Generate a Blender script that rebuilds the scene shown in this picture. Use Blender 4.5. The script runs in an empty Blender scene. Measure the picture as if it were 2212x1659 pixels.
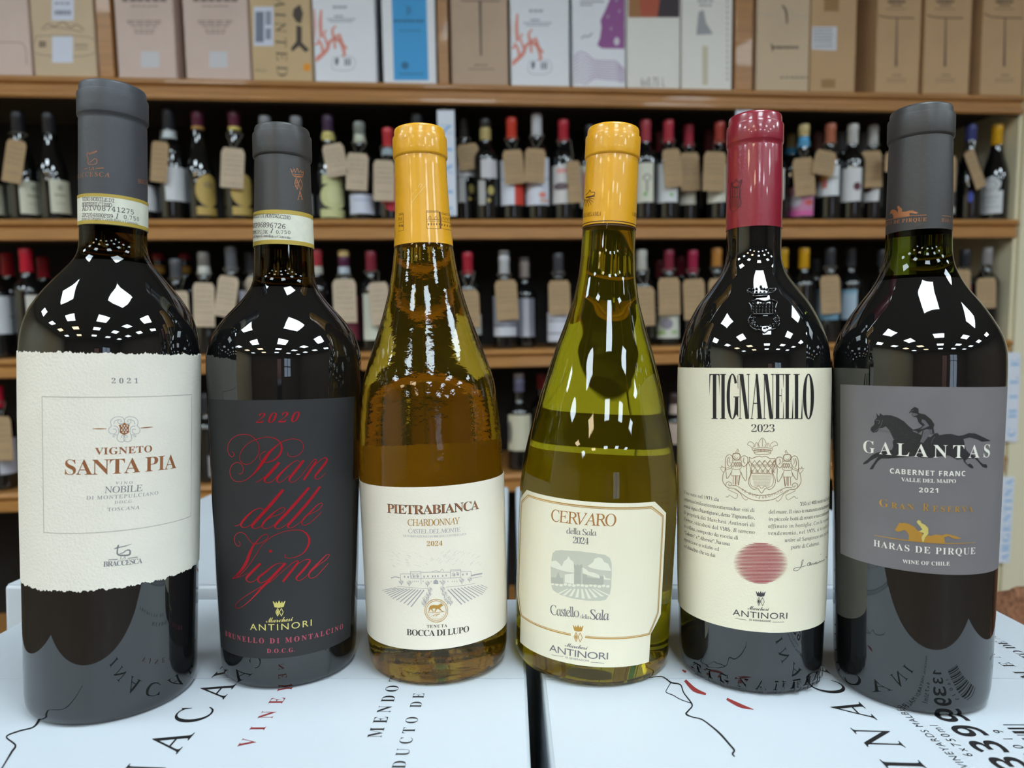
import bpy, bmesh, math, random
from mathutils import Vector, Matrix, geometry
random.seed(7)
sc = bpy.context.scene
COL = sc.collection
R = math.radians

# ------------------------------------------------------------------ render look
sc.view_settings.view_transform = 'Standard'
sc.view_settings.look = 'None'
sc.view_settings.gamma = 1.0
sc.view_settings.use_curve_mapping = False
sc.view_settings.exposure = 0.0
sc.cycles.max_bounces = 14
sc.cycles.transmission_bounces = 12
sc.cycles.sample_clamp_indirect = 6.0
sc.cycles.use_denoising = True

# ------------------------------------------------------------------ camera
FPX, CX, CY = 1500.0, 1106.0, 829.5          # focal length and centre of the 2212x1659 frame
PITCH = R(1.89)
TOP = 0.950                                   # top of the front cartons
CAM = Vector((0.0, 0.0, TOP + 0.160))
cam_d = bpy.data.cameras.new('camera')
cam_d.sensor_width = 36.0
cam_d.lens = FPX / 2212.0 * 36.0
cam_d.clip_start = 0.01
cam_d.dof.use_dof = True
cam_d.dof.focus_distance = 0.35
cam_d.dof.aperture_fstop = 9.0
cam = bpy.data.objects.new('camera', cam_d)
COL.objects.link(cam)
cam.location = CAM
cam.rotation_euler = (R(90) - PITCH, 0, 0)
sc.camera = cam

def ray(x, y):
    """direction from the camera towards a point of the frame"""
    a, b = (x - CX) / FPX, -(y - CY) / FPX
    return Vector((a, math.cos(PITCH) + b * math.sin(PITCH), -math.sin(PITCH) + b * math.cos(PITCH)))

# ------------------------------------------------------------------ daylight outside the shop window
w = bpy.data.worlds.new('daylight')
sc.world = w
w.use_nodes = True
w.node_tree.nodes['Background'].inputs[0].default_value = (0.62, 0.78, 1.0, 1)
w.node_tree.nodes['Background'].inputs[1].default_value = 2.2
PANEL_STRENGTH = 23.0

# ------------------------------------------------------------------ materials
def lin(c):
    if isinstance(c, str):
        c = tuple(int(c[i:i + 2], 16) / 255 for i in (1, 3, 5))
        c = tuple(x / 12.92 if x <= .04045 else ((x + .055) / 1.055) ** 2.4 for x in c)
    return (c[0], c[1], c[2], 1.0)

MATS = {}
def mat(name, col, rough=.5, metal=0., spec=.5, noise=None, bump=None, trans=0., ior=1.5, emit=0., coat=0., stretch=None, alpha=None):
    key = name
    if key in MATS:
        return MATS[key]
    m = bpy.data.materials.new(name)
    m.use_nodes = True
    nt = m.node_tree
    b = nt.nodes['Principled BSDF']
    c = lin(col)
    b.inputs['Base Color'].default_value = c
    b.inputs['Roughness'].default_value = rough
    b.inputs['Metallic'].default_value = metal
    b.inputs['Specular IOR Level'].default_value = spec
    b.inputs['IOR'].default_value = ior
    b.inputs['Transmission Weight'].default_value = trans
    b.inputs['Coat Weight'].default_value = coat
    if emit:
        b.inputs['Emission Color'].default_value = c
        b.inputs['Emission Strength'].default_value = emit
    if noise or bump:
        tc = nt.nodes.new('ShaderNodeTexCoord')
        mp = nt.nodes.new('ShaderNodeMapping')
        nt.links.new(tc.outputs['Object'], mp.inputs[0])
        if stretch:
            mp.inputs['Scale'].default_value = stretch
    if noise:
        n = nt.nodes.new('ShaderNodeTexNoise')
        n.inputs['Scale'].default_value = noise[0]
        n.inputs['Detail'].default_value = 5
        nt.links.new(mp.outputs[0], n.inputs['Vector'])
        r = nt.nodes.new('ShaderNodeValToRGB')
        a = noise[1]
        r.color_ramp.elements[0].position = .3
        r.color_ramp.elements[1].position = .7
        r.color_ramp.elements[0].color = tuple(x * (1 - a) for x in c[:3]) + (1,)
        r.color_ramp.elements[1].color = tuple(min(1, x * (1 + a)) for x in c[:3]) + (1,)
        nt.links.new(n.outputs[0], r.inputs[0])
        nt.links.new(r.outputs[0], b.inputs['Base Color'])
    if bump:
        n2 = nt.nodes.new('ShaderNodeTexNoise')
        n2.inputs['Scale'].default_value = bump[0]
        n2.inputs['Detail'].default_value = 3
        nt.links.new(mp.outputs[0], n2.inputs['Vector'])
        bp = nt.nodes.new('ShaderNodeBump')
        bp.inputs['Strength'].default_value = bump[1]
        bp.inputs['Distance'].default_value = .001
        nt.links.new(n2.outputs[0], bp.inputs['Height'])
        nt.links.new(bp.outputs[0], b.inputs['Normal'])
    MATS[key] = m
    return m

def paint(col, rough=.55):
    """plain ink, paper or foil of one colour"""
    return mat('ink_%s_%d' % (str(col), int(rough * 100)), col, rough)

# ------------------------------------------------------------------ objects
def obj(name, verts, faces, m, parent=None, smooth=False, auto=None):
    me = bpy.data.meshes.new(name)
    me.from_pydata([tuple(v) for v in verts], [], faces)
    ms = m if isinstance(m, (list, tuple)) else [m]
    for x in ms:
        me.materials.append(x)
    me.validate()
    if smooth:
        me.polygons.foreach_set('use_smooth', [True] * len(me.polygons))
        if auto:
            me.set_sharp_from_angle(angle=R(auto))
    me.update()
    o = bpy.data.objects.new(name, me)
    COL.objects.link(o)
    if parent:
        o.parent = parent
    return o

def tag(o, label, cat, group=None, kind=None):
    o['label'] = label
    o['category'] = cat
    if group: o['group'] = group
    if kind: o['kind'] = kind
    return o

def thing(name, label, cat, mtx=None, group=None):
    o = bpy.data.objects.new(name, None)
    o.empty_display_size = .02
    COL.objects.link(o)
    if mtx is not None:
        o.matrix_world = mtx
    return tag(o, label, cat, group)

def structure(o, label=None):
    o['kind'] = 'structure'
    if label:
        o['label'] = label
    return o

class MB:
    """collects vertices and faces of one mesh"""
    def __init__(s):
        s.v, s.f, s.mi = [], [], []
    def add(s, vs, fs):
        k = len(s.v)
        s.v += [Vector(v) for v in vs]
        s.f += [tuple(i + k for i in f) for f in fs]
    def box(s, x0, x1, y0, y1, z0, z1):
        s.add([(x0, y0, z0), (x1, y0, z0), (x1, y1, z0), (x0, y1, z0), (x0, y0, z1), (x1, y0, z1), (x1, y1, z1), (x0, y1, z1)],
              [(0, 3, 2, 1), (4, 5, 6, 7), (0, 1, 5, 4), (1, 2, 6, 5), (2, 3, 7, 6), (3, 0, 4, 7)])
    def tube(s, pts, rad, seg=6):
        n = len(pts)
        k = len(s.v)
        for i, p in enumerate(pts):
            t = (Vector(pts[min(i + 1, n - 1)]) - Vector(pts[max(i - 1, 0)])).normalized()
            a = t.orthogonal().normalized()
            b = t.cross(a)
            for j in range(seg):
                q = 2 * math.pi * j / seg
                s.v.append(Vector(p) + (a * math.cos(q) + b * math.sin(q)) * rad)
        for i in range(n - 1):
            for j in range(seg):
                s.f.append((k + i * seg + j, k + i * seg + (j + 1) % seg, k + (i + 1) * seg + (j + 1) % seg, k + (i + 1) * seg + j))
    def build(s, name, m, parent=None, smooth=False, auto=None, bevel=0.):
        o = obj(name, s.v, s.f, m, parent, smooth, auto)
        if bevel:
            bm = bmesh.new(); bm.from_mesh(o.data)
            bmesh.ops.bevel(bm, geom=[e for e in bm.edges], offset=bevel, segments=2, affect='EDGES', profile=.6)
            bm.to_mesh(o.data); bm.free()
        return o

def lathe(name, prof, m, parent, seg=64, auto=40):
    """a surface of revolution; prof is a list of (radius, height); zero radius closes an end"""
    v, f, rings = [], [], []
    for r, z in prof:
        if r < 1e-6:
            rings.append([len(v)]); v.append((0, 0, z))
        else:
            rings.append(list(range(len(v), len(v) + seg)))
            v += [(r * math.sin(2 * math.pi * j / seg), -r * math.cos(2 * math.pi * j / seg), z) for j in range(seg)]
    for a, b in zip(rings, rings[1:]):
        if len(a) == 1 and len(b) == 1: continue
        for j in range(seg):
            k = (j + 1) % seg
            if len(a) == 1: f.append((a[0], b[k], b[j]))
            elif len(b) == 1: f.append((a[j], a[k], b[0]))
            else: f.append((a[j], a[k], b[k], b[j]))
    return obj(name, v, f, m, parent, True, auto)

def catmull(pts, step):
    """smooth curve through points of any dimension, sampled about every step"""
    P = [tuple(p) for p in pts]
    if len(P) < 3:
        out = []
        a, b = P[0], P[-1]
        n = max(1, int(math.dist(a[:2], b[:2]) / step))
        return [tuple(a[k] + (b[k] - a[k]) * i / n for k in range(len(a))) for i in range(n + 1)]
    P = [P[0]] + P + [P[-1]]
    out = []
    for i in range(1, len(P) - 2):
        p0, p1, p2, p3 = P[i - 1:i + 3]
        n = max(1, int(math.dist(p1[:2], p2[:2]) / step))
        for j in range(n):
            t = j / n
            out.append(tuple(.5 * ((2 * b) + (c - a) * t + (2 * a - 5 * b + 4 * c - d) * t * t + (3 * b - a - 3 * c + d) * t ** 3)
                             for a, b, c, d in zip(p0, p1, p2, p3)))
    out.append(P[-2])
    return out

# ------------------------------------------------------------------ lettering
ALPHA = {'serif': (0x1D400, 0x1D41A, 0x1D7CE), 'ital': (0x1D434, 0x1D44E, 0x1D7CE), 'reg': (0x1D434, 0x1D44E, 48),
         'script': (0x1D4D0, 0x1D4EA, 0x1D7CE), 'sansb': (0x1D5D4, 0x1D5EE, 0x1D7EC), 'mono': (0x1D670, 0x1D68A, 0x1D7F6), 'plain': None}
def styled(font, s):
    k = ALPHA[font]
    if not k: return s
    out = ''
    for c in s:
        if 'A' <= c <= 'Z': out += chr(k[0] + ord(c) - 65)
        elif c == 'h' and font in ('ital', 'reg'): out += '\u210E'
        elif 'a' <= c <= 'z': out += chr(k[1] + ord(c) - 97)
        elif '0' <= c <= '9': out += chr(k[2] + ord(c) - 48)
        else: out += c
    return out

TXT = {}
def text_mesh(font, s, spacing=1., depth=0., thin=0.):
    key = (font, s, round(spacing, 3), depth, thin)
    if key in TXT: return TXT[key]
    cu = bpy.data.curves.new('t', 'FONT')
    cu.body = styled(font, s)
    cu.space_character = spacing
    cu.resolution_u = 4
    cu.extrude = depth
    cu.offset = thin
    if font == 'reg': cu.shear = -.22
    o = bpy.data.objects.new('t', cu)
    COL.objects.link(o)
    dg = bpy.context.evaluated_depsgraph_get()
    me = bpy.data.meshes.new_from_object(o.evaluated_get(dg))
    v = [tuple(x.co) for x in me.vertices]
    f = [tuple(p.vertices) for p in me.polygons]
    bpy.data.objects.remove(o); bpy.data.curves.remove(cu); bpy.data.meshes.remove(me)
    TXT[key] = (v, f)
    return v, f
CAPH = {}
def cap_height(font):
    if font not in CAPH:
        v, f = text_mesh(font, 'H')
        CAPH[font] = max(p[1] for p in v) - min(p[1] for p in v)
    return CAPH[font]

class Ink:
    """print on a surface. A surface S offers pt(x, y) -> (u, v), us (metres per unit of u) and xyz(u, v, off)."""
    def __init__(s, S, off):
        s.S, s.off, s.v, s.f = S, off, [], []
    def put(s, uvs, faces):
        k = len(s.v)
        s.v += [s.S.xyz(p[0], p[1], s.off + (p[2] if len(p) > 2 else 0)) for p in uvs]
        s.f += [tuple(i + k for i in f) for f in faces]
    def flat(s, verts, faces, cell=.0022):
        """metric 2-D mesh (a, v, z) cut into narrow columns so it follows a curved surface"""
        bm = bmesh.new()
        vs = [bm.verts.new(p) for p in verts]
        for f in faces:
            try: bm.faces.new([vs[i] for i in f])
            except ValueError: pass
        if s.S.curved and vs:
            bmesh.ops.triangulate(bm, faces=[f for f in bm.faces if len(f.verts) > 4])
            a0, a1 = min(p[0] for p in verts), max(p[0] for p in verts)
            n = int((a1 - a0) / cell)
            for i in range(1, n + 1):
                bmesh.ops.bisect_plane(bm, geom=bm.verts[:] + bm.edges[:] + bm.faces[:], plane_co=(a0 + (a1 - a0) * i / (n + 1), 0, 0), plane_no=(1, 0, 0))
            b0, b1 = min(p[1] for p in verts), max(p[1] for p in verts)
            n = int((b1 - b0) / .004)
            for i in range(1, n + 1):
                bmesh.ops.bisect_plane(bm, geom=bm.verts[:] + bm.edges[:] + bm.faces[:], plane_co=(0, b0 + (b1 - b0) * i / (n + 1), 0), plane_no=(0, 1, 0))
        bm.verts.index_update()
        us = s.S.us
        s.put([(x.co.x / us, x.co.y, x.co.z) for x in bm.verts], [tuple(q.index for q in f.verts) for f in bm.faces])
        bm.free()
    def text(s, string, font, x0, y0, x1, y1, cap=None, mm=None, asp=1., depth=0., thin=0., shear=0.):
        us = s.S.us
        p0, p1 = s.S.pt(x0, y0), s.S.pt(x1, y1)
        a = Vector((p0[0] * us, p0[1])); b = Vector((p1[0] * us, p1[1]))
        if mm is None:
            xm, ym = (x0 + x1) / 2, (y0 + y1) / 2
            mm = abs(s.S.pt(xm, ym - cap)[1] - s.S.pt(xm, ym)[1])
        else: mm = mm / 1000
        e = b - a
        W = e.length
        ex = e / W
        ey = Vector((-ex.y, ex.x))
        sy = mm / cap_height(font)
        sx = sy * asp
        def ext(sp):
            v, f = text_mesh(font, string, sp)
            return max(q[0] for q in v) - min(q[0] for q in v)
        sp = 1.
        if len(string) > 1:
            w1, w2 = ext(1.), ext(1.5)
            sp = 1. + (W / sx - w1) / max(1e-6, (w2 - w1)) * .5
            sp = min(3., max(.8, round(sp, 2)))
        v, f = text_mesh(font, string, sp, depth, thin)
        mn, mx = min(q[0] for q in v), max(q[0] for q in v)
        k = W / (mx - mn)
        dz = .0 if not depth else 1.
        out = []
        for q in v:
            d = a + ex * ((q[0] - mn) * k + q[1] * sy * shear) + ey * (q[1] * sy)
            out.append((d.x, d.y, (q[2] + depth) * sy if depth else 0.))
        s.flat(out, f)
    def poly(s, pts):
        """filled outline given in frame coordinates"""
        us = s.S.us
        q = [s.S.pt(*p) for p in pts]
        s.upoly([(a * us, b) for a, b in q])
    def upoly(s, q):
        tri = geometry.tessellate_polygon([[Vector((a, b, 0)) for a, b in q]])
        s.flat([(a, b, 0) for a, b in q], [tuple(t) for t in tri])
    def stroke(s, pts, wid, step=1.6, ridge=0., closed=False):
        """ribbon along points of the frame; wid is one width or one per point, in frame pixels"""
        if not isinstance(wid, (list, tuple)): wid = [wid] * len(pts)
        P = [(p[0], p[1], wd) for p, wd in zip(pts, wid)]
        if closed: P.append(P[0])
        Q = catmull(P, step)
        out, fs = [], []
        n = len(Q)
        for i, (x, y, wd) in enumerate(Q):
            ax, ay = Q[max(0, i - 1)][:2]; bx, by = Q[min(n - 1, i + 1)][:2]
            L = math.hypot(bx - ax, by - ay) or 1
            nx, ny = -(by - ay) / L * wd / 2, (bx - ax) / L * wd / 2
            l, r = s.S.pt(x + nx, y + ny), s.S.pt(x - nx, y - ny)
            if ridge:
                c = s.S.pt(x, y)
                out += [l + (0,), c + (ridge,), r + (0,)]
            else: out += [l, r]
        if ridge:
            for i in range(n - 1):
                fs += [(3 * i, 3 * i + 1, 3 * i + 4, 3 * i + 3), (3 * i + 1, 3 * i + 2, 3 * i + 5, 3 * i + 4)]
        else:
            fs = [(2 * i, 2 * i + 1, 2 * i + 3, 2 * i + 2) for i in range(n - 1)]
        s.put(out, fs)
    def line(s, x0, y0, x1, y1, wd):
        """straight on the surface (level or upright), end points in the frame"""
        us = s.S.us
        a, b = s.S.pt(x0, y0), s.S.pt(x1, y1)
        a = Vector((a[0] * us, a[1])); b = Vector((b[0] * us, b[1]))
        e = (b - a); L = e.length or 1e-6
        n = Vector((-e.y, e.x)) / L * wd / 2000
        q = [a + n, a - n, b - n, b + n]
        s.flat([(p.x, p.y, 0) for p in q], [(0, 1, 2, 3)])
    def circle(s, x, y, rx, ry, n=28):
        s.poly([(x + rx * math.cos(2 * math.pi * i / n), y + ry * math.sin(2 * math.pi * i / n)) for i in range(n)])
    def build(s, name, m, parent, smooth=False):
        return obj(name, s.v, s.f, m, parent, smooth)

class Flat:
    """a flat surface through a frame matrix; local plane y = d (upright) or z = d (level)"""
    curved, us = False, 1.
    def __init__(s, M, d, level=False):
        s.M, s.Mi, s.d, s.level = M, M.inverted(), d, level
    def pt(s, x, y):
        o = s.Mi @ CAM; k = (s.Mi.to_3x3() @ ray(x, y))
        if s.level:
            t = (s.d - o.z) / k.z; p = o + k * t
            return (p.x, p.y)
        t = (s.d - o.y) / k.y; p = o + k * t
        return (p.x, p.z)
    def xyz(s, u, v, off):
        return Vector((u, v, s.d + off)) if s.level else Vector((u, s.d - off, v))

# ================================================================== the shop room
WOOD = mat('honey_oak', '#b07b42', .38, spec=.4, noise=(14, .16), stretch=(.6, 9, 9), coat=.15)
WOOD_D = mat('dark_back_boarding', '#231d18', .7, noise=(6, .2))
CREAM = mat('cream_wall_paint', '#e4dabb', .6, noise=(3, .03))
TILE = mat('grey_ceiling_tile', '#8d8a84', .9, noise=(30, .06))
M_FLOOR = mat('brown_shop_floor', '#5b4a3c', .5, noise=(4, .15))
M_DIM = mat('brown_wall_boarding', '#6b5a49', .7, noise=(3, .15))
def slab(name, x0, x1, y0, y1, z0, z1, m):
    b = MB(); b.box(x0, x1, y0, y1, z0, z1)
    return structure(b.build(name, m))
XL, XR, YF, YB, ZC = -4.6, 5.2, -7.0, 3.3, 2.75
slab('floor', XL, XR, YF, YB, -.1, 0, M_FLOOR)
slab('ceiling', XL, XR, YF, YB, ZC, ZC + .1, TILE)
slab('wall_back', XL, XR, YB, YB + .1, 0, ZC, CREAM)
slab('wall_left', XL - .1, XL, YF, YB, 0, ZC, CREAM)
slab('wall_right', XR, XR + .1, YF, YB, 0, ZC, M_DIM)
# the wall behind the photographer, with a doorway and a window to the street
b = MB()
W0, W1, D0, D1 = 1.9, 3.3, .55, 1.45
b.box(XL, D0, YF - .1, YF, 0, ZC); b.box(D0, D1, YF - .1, YF, 2.15, ZC); b.box(D1, W0, YF - .1, YF, 0, ZC)
b.box(W0, W1, YF - .1, YF, 0, .55); b.box(W0, W1, YF - .1, YF, 2.25, ZC); b.box(W1, XR, YF - .1, YF, 0, ZC)
structure(b.build('wall_front', M_DIM))
M_PANE = mat('window_glass', '#ffffff', .0, ior=1.02, trans=1.)
b = MB()
for x in (W0, (W0 + W1) / 2 - .03, W1 - .06): b.box(x, x + .06, YF - .08, YF - .02, .55, 2.25)
b.box(W0, W1, YF - .08, YF - .02, .55, .61); b.box(W0, W1, YF - .08, YF - .02, 2.19, 2.25); b.box(W0, W1, YF - .08, YF - .02, 1.55, 1.6)
wf = structure(b.build('window_1', WOOD_D))
b = MB(); b.box(W0 + .03, W1 - .03, YF - .052, YF - .048, .58, 2.22); b.build('pane', M_PANE, wf)
b = MB()
b.box(D0, D0 + .07, YF - .08, YF - .02, 0, 2.15); b.box(D1 - .07, D1, YF - .08, YF - .02, 0, 2.15); b.box(D0, D1, YF - .08, YF - .02, 2.08, 2.15); b.box(D0, D1, YF - .08, YF - .02, 0, .35)
df = structure(b.build('door_1', WOOD_D))
b = MB(); b.box(D0 + .05, D1 - .05, YF - .052, YF - .048, .3, 2.1); b.build('pane', M_PANE, df)
slab('street', -8, 10, -16, YF - .2, -.12, -.02, mat('street_asphalt', '#8a8580', .9))
b = MB(); b.box(-3, 3.1, -15, -14, 0, 4.5)
tag(b.build('brick_building', mat('pink_brick', '#c98a72', .9, noise=(8, .2))), 'pink brick building across the street, seen in the bottle reflections', 'building')

# recessed square light panels in the ceiling
M_LIGHT = mat('cool_light_diffuser', (.78, .92, 1.0), .5, emit=PANEL_STRENGTH)
M_LIGHT_W = mat('warm_light_diffuser', (1.0, .80, .50), .5, emit=PANEL_STRENGTH * .8)
M_TRIM = mat('white_panel_frame', '#d8d8d4', .5)
words_x = ('far left', 'left', 'middle', 'right', 'far right')
words_y = ('front', 'second', 'third', 'last')
for j, y in enumerate((-.15, -1.75, -3.4, -5.2)):
    for i, x in enumerate((-3.3, -1.5, .35, 2.1, 3.9)):
        warm = i == 1 and j >= 2 or i == 0 and j == 2
        t = thing('ceiling_light', '%s square ceiling light panel, %s column, %s row counted from the wine shelves' % ('warm yellow' if warm else 'cool white', words_x[i], words_y[j]), 'ceiling light', Matrix.Translation((x, y, ZC)), 'square light panels in the ceiling')
        b = MB(); b.box(-.29, .29, -.29, .29, -.006, -.004); b.build('diffuser', M_LIGHT_W if warm else M_LIGHT, t)
        b = MB()
        for q in ((-.31, -.29, -.31, .31), (.29, .31, -.31, .31), (-.29, .29, -.31, -.29), (-.29, .29, .29, .31)): b.box(*q, -.012, 0)
        b.build('frame', M_TRIM, t)

# ================================================================== the white cartons under the bottles
M_CARTON = mat('white_carton_board', '#c0c6cc', .5, spec=.35, noise=(7, .025), bump=(60, .10))
M_KRAFT = mat('beige_carton_board', '#c9bda8', .8, noise=(9, .06))
def carton(name, label, x0, x1, y0, y1, z0, z1, m=None, group='white wine cartons', yaw=0.):
    cx, cy = (x0 + x1) / 2, (y0 + y1) / 2
    t = thing(name, label, 'carton', Matrix.Translation((cx, cy, z0)) @ Matrix.Rotation(R(yaw), 4, 'Z'), group)
    hx, hy, h = (x1 - x0) / 2, (y1 - y0) / 2, z1 - z0
    b = MB(); b.box(-hx, hx, -hy, hy, 0, h - .0008)
    body = b.build('carton_body', m or M_CARTON, t, True, 50, bevel=.0022)
    # the two outer flaps meet along the middle of the top
    for s in (-1, 1):
        b = MB()
        b.box(-hx + .0015, hx - .0015, *((.0006, hy - .001) if s > 0 else (-hy + .001, -.0006)), h - .0010, h)
        b.build('flap', m or M_CARTON, t)
    t['h'] = h
    return t
CL = carton('wine_carton', 'white wine carton with black and red print, left one under the front bottles', -.302, .0075, .228, .462, .62, TOP)
CR = carton('wine_carton', 'white wine carton with black print and barcode, right one under the front bottles', .0155, .312, .228, .462, .62, TOP)
CBL = carton('wine_carton', 'white wine carton behind the left front carton, slightly higher', -.344, -.004, .466, .832, .62, TOP + .0085)
CBR = carton('wine_carton', 'white wine carton behind the right front carton, slightly higher', .004, .326, .466, .832, .62, TOP + .0085)
carton('beige_carton', 'beige carton at the bottom of the left stack, under the white cartons', -.42, -.005, .13, .86, .31, .62, M_KRAFT, 'beige cartons at the bottom of the stack')
carton('beige_carton', 'beige carton at the bottom of the right stack, under the white cartons', .005, .40, .13, .86, .31, .62, M_KRAFT, 'beige cartons at the bottom of the stack')
b = MB()
for i in range(7): b.box(-.44, .41, .10 + i * .115, .19 + i * .115, .27, .31)
for x in (-.42, -.04, .32): b.box(x, x + .08, .12, .86, 0, .27)
tag(b.build('wooden_plinth', WOOD), 'low slatted wooden plinth carrying the stacked cartons', 'plinth')
G = Flat(Matrix.Identity(4), TOP, True)
class Local:
    """print on a carton top, kept in that carton's own coordinates"""
    curved, us = False, 1.
    def __init__(s, t, z):
        s.Mi, s.z = t.matrix_world.inverted(), z
        s.F = Flat(Matrix.Identity(4), z, True)
    def pt(s, x, y):
        p = s.Mi @ Vector((*s.F.pt(x, y), s.z)); return (p.x, p.y)
    def xyz(s, u, v, off): return Vector((u, v, (s.Mi @ Vector((0, 0, s.z))).z + off))
bpy.context.view_layer.update()
def along(S, k, string, font, X, Y0, Y1, mm, thin=0.):
    """print running away from the viewer at world X between depths Y0 and Y1"""
    fn = S.pt
    a, b_ = S.Mi @ Vector((X, Y0, S.z)), S.Mi @ Vector((X, Y1, S.z))
    S.pt = lambda x, y: (a.x, a.y) if x == 0 else (b_.x, b_.y)
    k.text(string, font, 0, 0, 1, 0, mm=mm, thin=thin)
    S.pt = fn
for t, sx, right in ((CL, 0., False), (CR, .302, True)):
    S = Local(t, TOP); k = Ink(S, .00012)
    dy = .027 if right else 0
    along(S, k, 'INACAYAL', 'reg', (-.1365 if not right else .163), .240 + dy, .405 + dy, 15.5)
    along(S, k, 'MENDOZA', 'serif', (-.0555 if not right else .264), .290 if not right else .345, .356 if not right else .42, 6.2, -.008)
    along(S, k, 'PRODUCTO DE ARGENTINA', 'serif', (-.042 if not right else .281), .242 if not right else .335, .408 if not right else .44, 5.4, -.01)
    if right:
        along(S, k, '13399', 'sansb', .204, .255, .312, 13)
        along(S, k, '6x750ml', 'plain', .187, .276, .300, 3.6)
        along(S, k, 'INACAYAL VINEYARDS MALBEC', 'plain', .180, .240, .318, 3.2)
        along(S, k, '76019', 'plain', .212, .27, .296, 4)
        for i in range(16):
            q = [(.216, .300 - i * .0028 - (i % 3) * .0006)]
            w_ = .0006 + .0007 * ((i * 7) % 3)
            p = [S.Mi @ Vector((a, c, TOP)) for a, c in ((.216, q[0][1]), (.236, q[0][1]), (.236, q[0][1] + w_), (.216, q[0][1] + w_))]
            k.put([(v.x, v.y) for v in p], [(0, 1, 2, 3)])
    if not right:
        k.stroke([(-20, 1700), (10, 1650), (25, 1625), (33, 1610), (14, 1592), (40, 1580), (70, 1572), (82, 1560), (85, 1550)], [3, 3, 4, 4, 3, 3, 3, 5, 4])
    else:
        z = zoomed(1100, 1239, 3.95) if 'zoomed' in globals() else (lambda p: [(1100 + a / 3.95, 1239 + c / 3.95) for a, c in p])
        k.stroke(z([(1060, 790), (1065, 835), (1140, 855), (1180, 890), (1300, 880), (1380, 930), (1460, 950), (1490, 1020), (1560, 1120), (1530, 1170), (1510, 1200), (1560, 1225), (1640, 1245), (1720, 1300), (1800, 1370), (1880, 1460), (1920, 1510), (1905, 1540), (1925, 1565)]), [1.5, 1.5, 1.5, 1.5, 2, 3, 2.5, 2.5, 3, 3, 4, 2.5, 2.5, 3, 4, 4, 4, 4, 2])
        k.stroke(z([(1380, 930), (1350, 980), (1340, 1015), (1400, 1040), (1460, 1075), (1560, 1110)]), 1.6)
    k.build('printed_lettering', M_BLACKINK if 'M_BLACKINK' in globals() else paint('#171416'), t)
    k = Ink(S, .00012)
    if not right: along(S, k, 'VINEYARDS', 'serif', -.1075, .283, .388, 6.6, -.006)
    else:
        for st, wd in (([(1480, 1470), (1500, 1490), (1525, 1500)], [6, 9, 4]), ([(1570, 1510), (1600, 1525), (1628, 1533)], [5, 8, 1]), ([(1474, 1448), (1482, 1452)], [3, 5])): k.stroke(st, wd)
    k.build('red_print', paint('#8a2f2c'), t)
for t, xs in ((CBL, (-.30, -.19, -.06)), (CBR, (.04, .13, .24))):
    S = Local(t, TOP + .0085); k = Ink(S, .00012)
    along(S, k, 'INACAYAL', 'reg', xs[1], .55, .72, 15); along(S, k, 'MENDOZA', 'serif', xs[2], .56, .64, 6); along(S, k, 'PRODUCTO DE ARGENTINA', 'serif', xs[2] + .012, .56, .74, 5)
    k.build('printed_lettering', paint('#171416'), t)
    k = Ink(S, .00012); along(S, k, 'VINEYARDS', 'serif', xs[1] + .03, .56, .66, 6.6)
    p = [S.Mi @ Vector((a, c, 0)) for a, c in ((xs[1] - .01, .500), (xs[1] + .03, .506), (xs[1] + .04, .514), (xs[1], .509))]
    k.put([(v.x, v.y) for v in p], [(0, 1, 2, 3)])
    k.build('red_print', paint('#8a2f2c'), t)

# ================================================================== the six bottles in front
def smooth_profile(rows, h0, h1, win=4.0):
    def rl(h):
        if h <= rows[0][0]: return rows[0][1]
        for (a, ra), (b, rb) in zip(rows, rows[1:]):
            if h <= b: return ra + (rb - ra) * (h - a) / (b - a)
        return rows[-1][1]
    out = []
    h = h0
    while h <= h1 + 1e-6:
        W = s = 0
        for i in range(-8, 9):
            q = i / 8 * win
            g = math.exp(-(q / win * 1.6) ** 2)
            s += rl(h + q) * g; W += g
        out.append((h, s / W)); h += 1.5
    return out

class Skin:
    """the outside of a round thing as a printable surface: u is the angle round the axis, v the height"""
    curved = True
    def __init__(s, M, rf, us):
        s.M, s.Mi, s.rf, s.us = M, M.inverted(), rf, us
        s.o = s.Mi @ CAM; s.R3 = s.Mi.to_3x3()
    def pt(s, x, y):
        o, k = s.o, s.R3 @ ray(x, y)
        kk = k.x * k.x + k.y * k.y
        tc = -(o.x * k.x + o.y * k.y) / kk
        def g(t):
            return math.hypot(o.x + k.x * t, o.y + k.y * t) - s.rf(o.z + k.z * t)
        a, b = tc - .06 / math.sqrt(kk), tc
        if g(b) > 0: t = tc
        else:
            for _ in range(40):
                m = (a + b) / 2
                if g(m) > 0: a = m
                else: b = m
            t = (a + b) / 2
        p = o + k * t
        return (math.atan2(p.x, -p.y), p.z)
    def xyz(s, u, v, off):
        r = s.rf(v) + off
        return Vector((r * math.sin(u), -r * math.cos(u), v))

def interp(rows):
    def f(v):
        v *= 1000
        if v <= rows[0][0]: return rows[0][1] / 1000
        lo, hi = 0, len(rows) - 1
        if v >= rows[hi][0]: return rows[hi][1] / 1000
        while hi - lo > 1:
            m = (lo + hi) // 2
            if rows[m][0] <= v: lo = m
            else: hi = m
        a, b = rows[lo], rows[hi]
        return (a[1] + (b[1] - a[1]) * (v - a[0]) / max(1e-9, b[0] - a[0])) / 1000
    return f

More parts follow.
